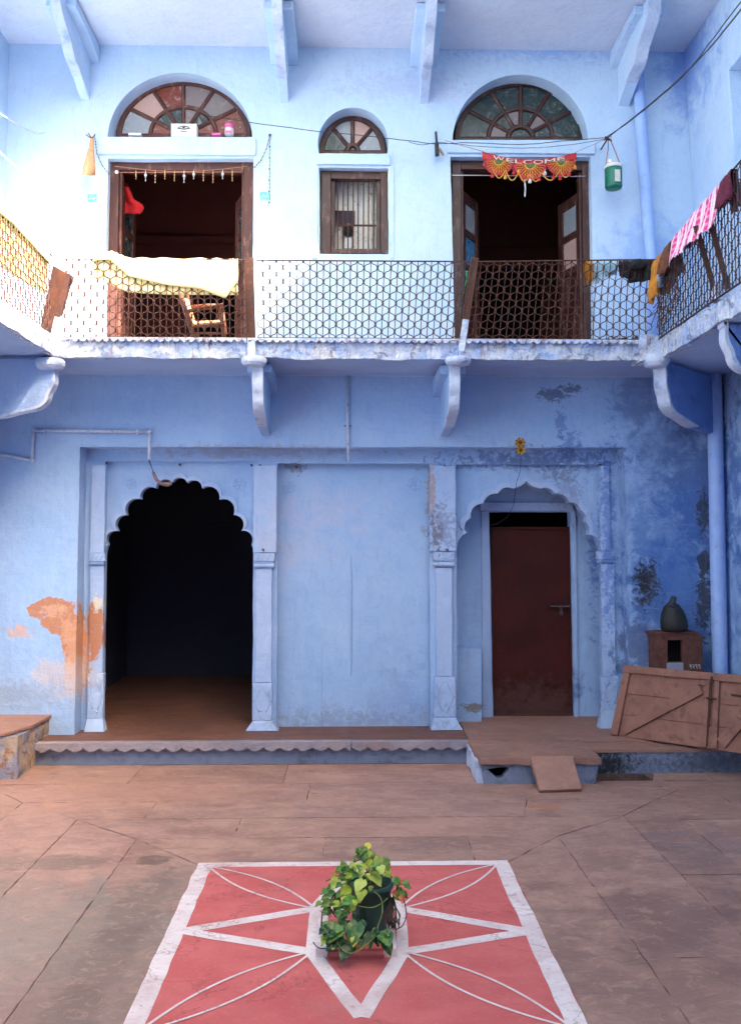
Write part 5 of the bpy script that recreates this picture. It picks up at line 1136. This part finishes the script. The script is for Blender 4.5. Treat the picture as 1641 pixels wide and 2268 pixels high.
# ================================================================== FLOOR PAINTING
t = thing('floor_painting', 'red painted square with a white star and petals around the planter', 'floor painting', (.02,5.32,.004))
def ring(m, pts, wd, z=.0075, th=.002, jit=.003, closed=False, sub=14, n=None):
    P = []
    for i in range(len(pts)-1):
        a=Vector(pts[i]); b=Vector(pts[i+1])
        k_ = max(1,int((b-a).length/.04)) if n is None else n
        for k in range(k_): P.append(a+(b-a)*k/k_)
    P.append(Vector(pts[-1])); L=[];R=[]
    for i,p in enumerate(P):
        d=(P[min(i+1,len(P)-1)]-P[max(i-1,0)]).normalized(); q=Vector((-d.y,d.x)); ww = wd/2*(1+.05*mnoise.noise(Vector((p.x*9,p.y*9,wd*50)))); o=jit*mnoise.noise(Vector((p.x*5,p.y*5,3)))
        L.append(p+q*(ww+o)); R.append(p-q*(ww-o))
    n_=len(P); vs=[(v.x,v.y,z) for v in L]+[(v.x,v.y,z) for v in R]; m.add(vs,[(i,i+n_,i+n_+1,i+1) for i in range(n_-1)])
def G(px,py): v = atz(px,py,.006); return (v.x,v.y)
X0,X1_,Y1_ = W_[0],E_[0],atz(780,1910,0).y; Y0 = atz(800,2310,0).y
m = MB(); e=.012
pts = jag([(X0,Y0),(X1_,Y0),(X1_,Y1_),(X0,Y1_)], .06, .006); m.add([(p.x,p.y,.004) for p in pts],[tuple(range(len(pts)))]); build('red_field', m, RED, t)
def wpart(pts, wd, z, nm='white_line', jit=.003): m = MB(); ring(m, pts, wd, z, jit=jit); build(nm, m, WHT, t)
bw = .105
wpart([(X0+bw/2,Y0-.05),(X0+bw/2,Y1_)], bw, .0055, 'border_line', .012); wpart([(X1_-bw/2,Y0-.05),(X1_-bw/2,Y1_)], bw, .0055, 'border_line', .012)
wpart([(X0,Y1_-.04),(X1_,Y1_-.04)], .085, .0050, 'border_line', .008); wpart([(X0,Y0+.045),(X1_,Y0+.045)], .09, .0050, 'border_line', .008)
TL,TR,BL,BR = G(698,2012),G(886,2012),G(690,2108),G(893,2108)
ML,MR,MBt,MT = G(405,2062),G(1172,2063),G(800,2252),(.03,Y1_-.07)
for k,(a_,b_) in enumerate(((ML,TL),(ML,BL),(MR,TR),(MR,BR),(MBt,BL),(MBt,BR),(MT,TL),(MT,TR))): wpart([a_,b_], .082, .0060+.0004*(k%2), 'star_line', .006)
for k,(a_,b_) in enumerate(((TL,TR),(TR,BR),(BR,BL),(BL,TL))): wpart([a_,b_], .065, .0068+.0004*(k%2), 'square_line')
corner = [((X0+.09,Y1_-.08),TL),((X1_-.09,Y1_-.08),TR),((X0+.09,Y0+.1),BL),((X1_-.09,Y0+.1),BR)]
for a_,b_ in corner:
    a_=Vector(a_); b_=Vector(b_); d=b_-a_; q=Vector((-d.y,d.x)).normalized()
    for s in (1,-1): wpart([tuple(a_+d*(i/16)+q*s*.10*math.sin(math.pi*i/16)**.9) for i in range(17)], .016, .0076 if s>0 else .0080, 'petal_line', .0015)

# ================================================================== PLANTER AND PLANT
t = thing('planter_kerb', 'low whitewashed square kerb around the pot in the middle of the floor painting', 'planter', (.05,5.36,.01))
for (x0,x1,y0,y1) in ((-.185,-.125,5.10,5.60),(.195,.262,5.10,5.60),(-.119,.189,5.54,5.62),(-.119,.189,5.08,5.13)):
    m = MB(); rough_box(m, x0,x1,y0,y1,.0,(.05 if y1-y0>.1 else .022),.03,.006,9,seed=x0); build('kerb_side', m, WHT if y1-y0>.1 else RED, t)
m = MB(); m.box(-.12,.19,5.15,5.54,.0,.03); build('soil_bed', m, RED, t)
cpx = atz(822,2072,.03); pc = Vector((.12,5.33,.03)); t = thing('potted_plant', 'trailing variegated vine in a dark green pot at the centre of the red floor painting', 'potted plant', pc)
m = MB(); m.lathe(pc, [(.085,0),(.095,.02),(.112,.17),(.125,.27),(.134,.272),(.134,.295),(.12,.296),(.112,.25),(.0,.245)], 26); build('pot', m, POT, t, smooth=True)
m = MB(); m.lathe(pc+Vector((0,0,.252)), [(.108,0),(.05,.012),(0.001,.015)], 16); build('soil', m, SOIL, t)
def CR(x, y): return 642.8+x*.2074, 1814.9+y*.2074
def cpnt(x, y, Y): return at(*CR(x,y), Y)
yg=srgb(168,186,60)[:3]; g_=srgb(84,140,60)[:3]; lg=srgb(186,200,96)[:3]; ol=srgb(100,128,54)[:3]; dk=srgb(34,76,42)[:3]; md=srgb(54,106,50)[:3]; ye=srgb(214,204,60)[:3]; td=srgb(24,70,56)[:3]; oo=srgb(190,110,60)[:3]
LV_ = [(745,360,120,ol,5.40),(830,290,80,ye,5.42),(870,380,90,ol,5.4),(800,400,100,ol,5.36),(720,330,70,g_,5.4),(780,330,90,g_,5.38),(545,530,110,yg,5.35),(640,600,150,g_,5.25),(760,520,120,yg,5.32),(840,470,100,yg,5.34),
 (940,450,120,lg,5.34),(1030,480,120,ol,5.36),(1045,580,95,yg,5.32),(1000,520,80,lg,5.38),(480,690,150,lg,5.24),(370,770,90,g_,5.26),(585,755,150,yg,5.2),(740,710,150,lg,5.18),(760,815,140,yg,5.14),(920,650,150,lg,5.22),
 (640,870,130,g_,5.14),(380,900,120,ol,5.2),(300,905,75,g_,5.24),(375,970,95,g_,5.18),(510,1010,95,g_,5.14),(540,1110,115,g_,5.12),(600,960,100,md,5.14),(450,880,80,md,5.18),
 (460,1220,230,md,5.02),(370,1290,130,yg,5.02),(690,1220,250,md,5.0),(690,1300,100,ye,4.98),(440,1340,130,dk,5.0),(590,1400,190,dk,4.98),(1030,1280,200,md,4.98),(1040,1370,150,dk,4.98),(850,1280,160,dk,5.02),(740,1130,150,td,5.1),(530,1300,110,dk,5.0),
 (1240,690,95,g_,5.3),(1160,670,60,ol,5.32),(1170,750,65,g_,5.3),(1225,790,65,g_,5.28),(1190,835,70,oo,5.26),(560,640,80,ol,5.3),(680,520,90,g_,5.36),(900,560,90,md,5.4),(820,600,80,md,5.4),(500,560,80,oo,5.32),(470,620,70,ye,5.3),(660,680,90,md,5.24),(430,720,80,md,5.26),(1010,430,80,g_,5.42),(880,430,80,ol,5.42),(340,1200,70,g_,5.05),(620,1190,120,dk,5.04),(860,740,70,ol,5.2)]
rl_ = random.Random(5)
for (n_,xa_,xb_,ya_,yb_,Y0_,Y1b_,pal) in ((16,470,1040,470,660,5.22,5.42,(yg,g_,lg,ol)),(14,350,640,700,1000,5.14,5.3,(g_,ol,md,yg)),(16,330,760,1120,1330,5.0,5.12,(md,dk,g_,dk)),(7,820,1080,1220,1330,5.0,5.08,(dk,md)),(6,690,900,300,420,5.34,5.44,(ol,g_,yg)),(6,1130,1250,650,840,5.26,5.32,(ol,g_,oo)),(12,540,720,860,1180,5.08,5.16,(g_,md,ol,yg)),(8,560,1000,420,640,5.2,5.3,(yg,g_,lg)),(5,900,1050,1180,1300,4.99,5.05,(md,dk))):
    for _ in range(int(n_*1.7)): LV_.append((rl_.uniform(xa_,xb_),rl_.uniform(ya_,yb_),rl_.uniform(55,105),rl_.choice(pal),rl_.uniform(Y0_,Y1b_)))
m = MB()
camv = CAM
for (x,y,s,col,Y) in LV_:
    c = cpnt(x,y,Y); L = s*.00055*rl_.uniform(.85,1.1); W_l = L*rl_.uniform(.40,.48)
    view = (camv-c).normalized(); upw = Vector((0,0,1))
    nrm = (view*.75+upw*rl_.uniform(.1,.9)+Vector((rl_.uniform(-.5,.5),rl_.uniform(-.3,.3),rl_.uniform(-.2,.2)))).normalized()
    out = Vector((c.x-pc.x+rl_.uniform(-.05,.05), (c.y-pc.y)*.5-.03, -.10-rl_.uniform(0,.12))); out = (out-nrm*out.dot(nrm)).normalized(); side = nrm.cross(out)
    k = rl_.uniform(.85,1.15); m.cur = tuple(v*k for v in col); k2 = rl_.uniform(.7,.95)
    rows = 7; curl = rl_.uniform(.1,.35); fold = rl_.uniform(.1,.4); vs=[]
    for i in range(rows+1):
        u = i/rows; hw = W_l*(math.sin(math.pi*min(1,(u*.92+.08))**.62))*(1 if u<1 else 0)*1.0
        if i==0: hw = W_l*.35
        for j in (-1,-.5,0,.5,1):
            back = -.10*L*abs(j) if i==0 else 0
            vs.append(c+out*(L*(u-.45)+back)+side*hw*j+nrm*(fold*abs(j)*hw-curl*L*(u-.4)**2+.004*math.sin(u*9+j*3)))
    n0=len(vs); fs=[(i*5+j,(i+1)*5+j,(i+1)*5+j+1,i*5+j+1) for i in range(rows) for j in range(4)]; m.add(vs,fs)
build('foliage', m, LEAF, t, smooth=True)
def vine(nm, pts, r, mat):
    P=[cpnt(*p) for p in pts]; out=[]
    for i in range(len(P)-1):
        p0,p1,p2,p3=P[max(i-1,0)],P[i],P[i+1],P[min(i+2,len(P)-1)]
        for k in range(6):
            t_=k/6; out.append(.5*((2*p1)+(p2-p0)*t_+(2*p0-5*p1+4*p2-p3)*t_*t_+(3*p1-p0-3*p2+p3)*t_**3))
    out.append(P[-1]); mm = MB(); mm.tube(out, r, 6); build(nm, mm, mat, t, smooth=True)
vine('vine',[(860,750,5.25),(960,830,5.12),(985,980,5.08),(940,1130,5.05),(880,1270,5.0),(760,1380,4.96),(650,1430,4.95),(560,1390,4.97),(500,1300,5.0)],.0035,STEM)
vine('vine',[(690,910,5.16),(780,935,5.12),(880,940,5.12),(970,900,5.14),(1040,840,5.2)],.003,STEM)
vine('vine',[(560,1150,5.05),(570,1230,5.0),(610,1300,4.97)],.0035,STEM); vine('vine',[(500,1290,5.0),(400,1370,5.0),(300,1370,5.05),(245,1310,5.08)],.003,STEMD)
vine('vine',[(850,620,5.3),(760,430,5.38),(650,490,5.36),(690,440,5.4)],.003,STEMD); vine('vine',[(860,700,5.3),(840,540,5.36),(820,420,5.38),(800,330,5.4)],.004,STEM)
vine('vine',[(850,700,5.3),(700,600,5.3),(580,590,5.3),(470,620,5.28),(380,660,5.28)],.0035,STEM); vine('vine',[(880,680,5.3),(960,540,5.34),(1060,600,5.32),(1140,680,5.3),(1120,800,5.3),(1090,870,5.3)],.004,STEMD)
vine('vine',[(1130,700,5.3),(1240,690,5.28),(1300,740,5.28)],.0028,STEM); vine('vine',[(1210,850,5.26),(1240,1010,5.24),(1200,1130,5.2),(1120,1180,5.14)],.003,STEMD)
for k in range(26):
    xx = 1040+rl_.uniform(-15,90); vine('dry_root', [(xx-30,830+rl_.uniform(-60,60),5.3),(xx,930,5.27),(xx+rl_.uniform(-50,50),1030,5.22),(xx+rl_.uniform(-30,50),1120+rl_.uniform(-20,60),5.16)], .0032, STEMD)
for k in range(10):
    xx = 480+rl_.uniform(-60,70); vine('dry_root', [(xx+60,780,5.28),(xx,850+rl_.uniform(-20,30),5.24),(xx-20+rl_.uniform(-30,30),930,5.2),(xx+rl_.uniform(-50,50),1040,5.14)], .003, STEMD)
vine('dry_root',[(345,990,5.12),(335,1090,5.1),(330,1190,5.08)],.004,STEMD)

# dry leaves and twigs swept against the right corner of the balcony, and a torn brown net on the lattice
dl_ = random.Random(11); m = MB()
for k in range(150):
    p = Vector((dl_.uniform(2.55,2.95) if k%2 else dl_.uniform(3.0,3.12), dl_.uniform(8.80,8.88) if k%2 else dl_.uniform(7.3,8.8), ZB+.012+dl_.uniform(0,.035))); a=dl_.uniform(0,6.28); q=dl_.uniform(.010,.026)
    e1=Vector((math.cos(a),math.sin(a),dl_.uniform(-.4,.4)))*q; e2=Vector((-math.sin(a),math.cos(a),dl_.uniform(-.6,.6)))*q*.5
    m.add([p-e1,p+e2,p+e1,p-e2],[(0,1,2,3)])
build('dry_leaves', m, BRNC, None, 'brown dry leaves and twigs swept along the right corner of the balcony', 'dry leaves', kind='stuff')
m = MB()
for k in range(26):
    y0_=dl_.uniform(8.1,8.6); z0_=dl_.uniform(4.5,4.9); pts=[Vector((3.0-dl_.uniform(0,.03), y0_+dl_.uniform(-.09,.09)*i, z0_-.05*i+dl_.uniform(-.03,.03))) for i in range(5)]; m.tube(pts,.004,4)
build('torn_net', m, RUST, None, 'torn brown net tangled in the lattice of the right gallery below the orange garment', 'net')
print('scene ok')
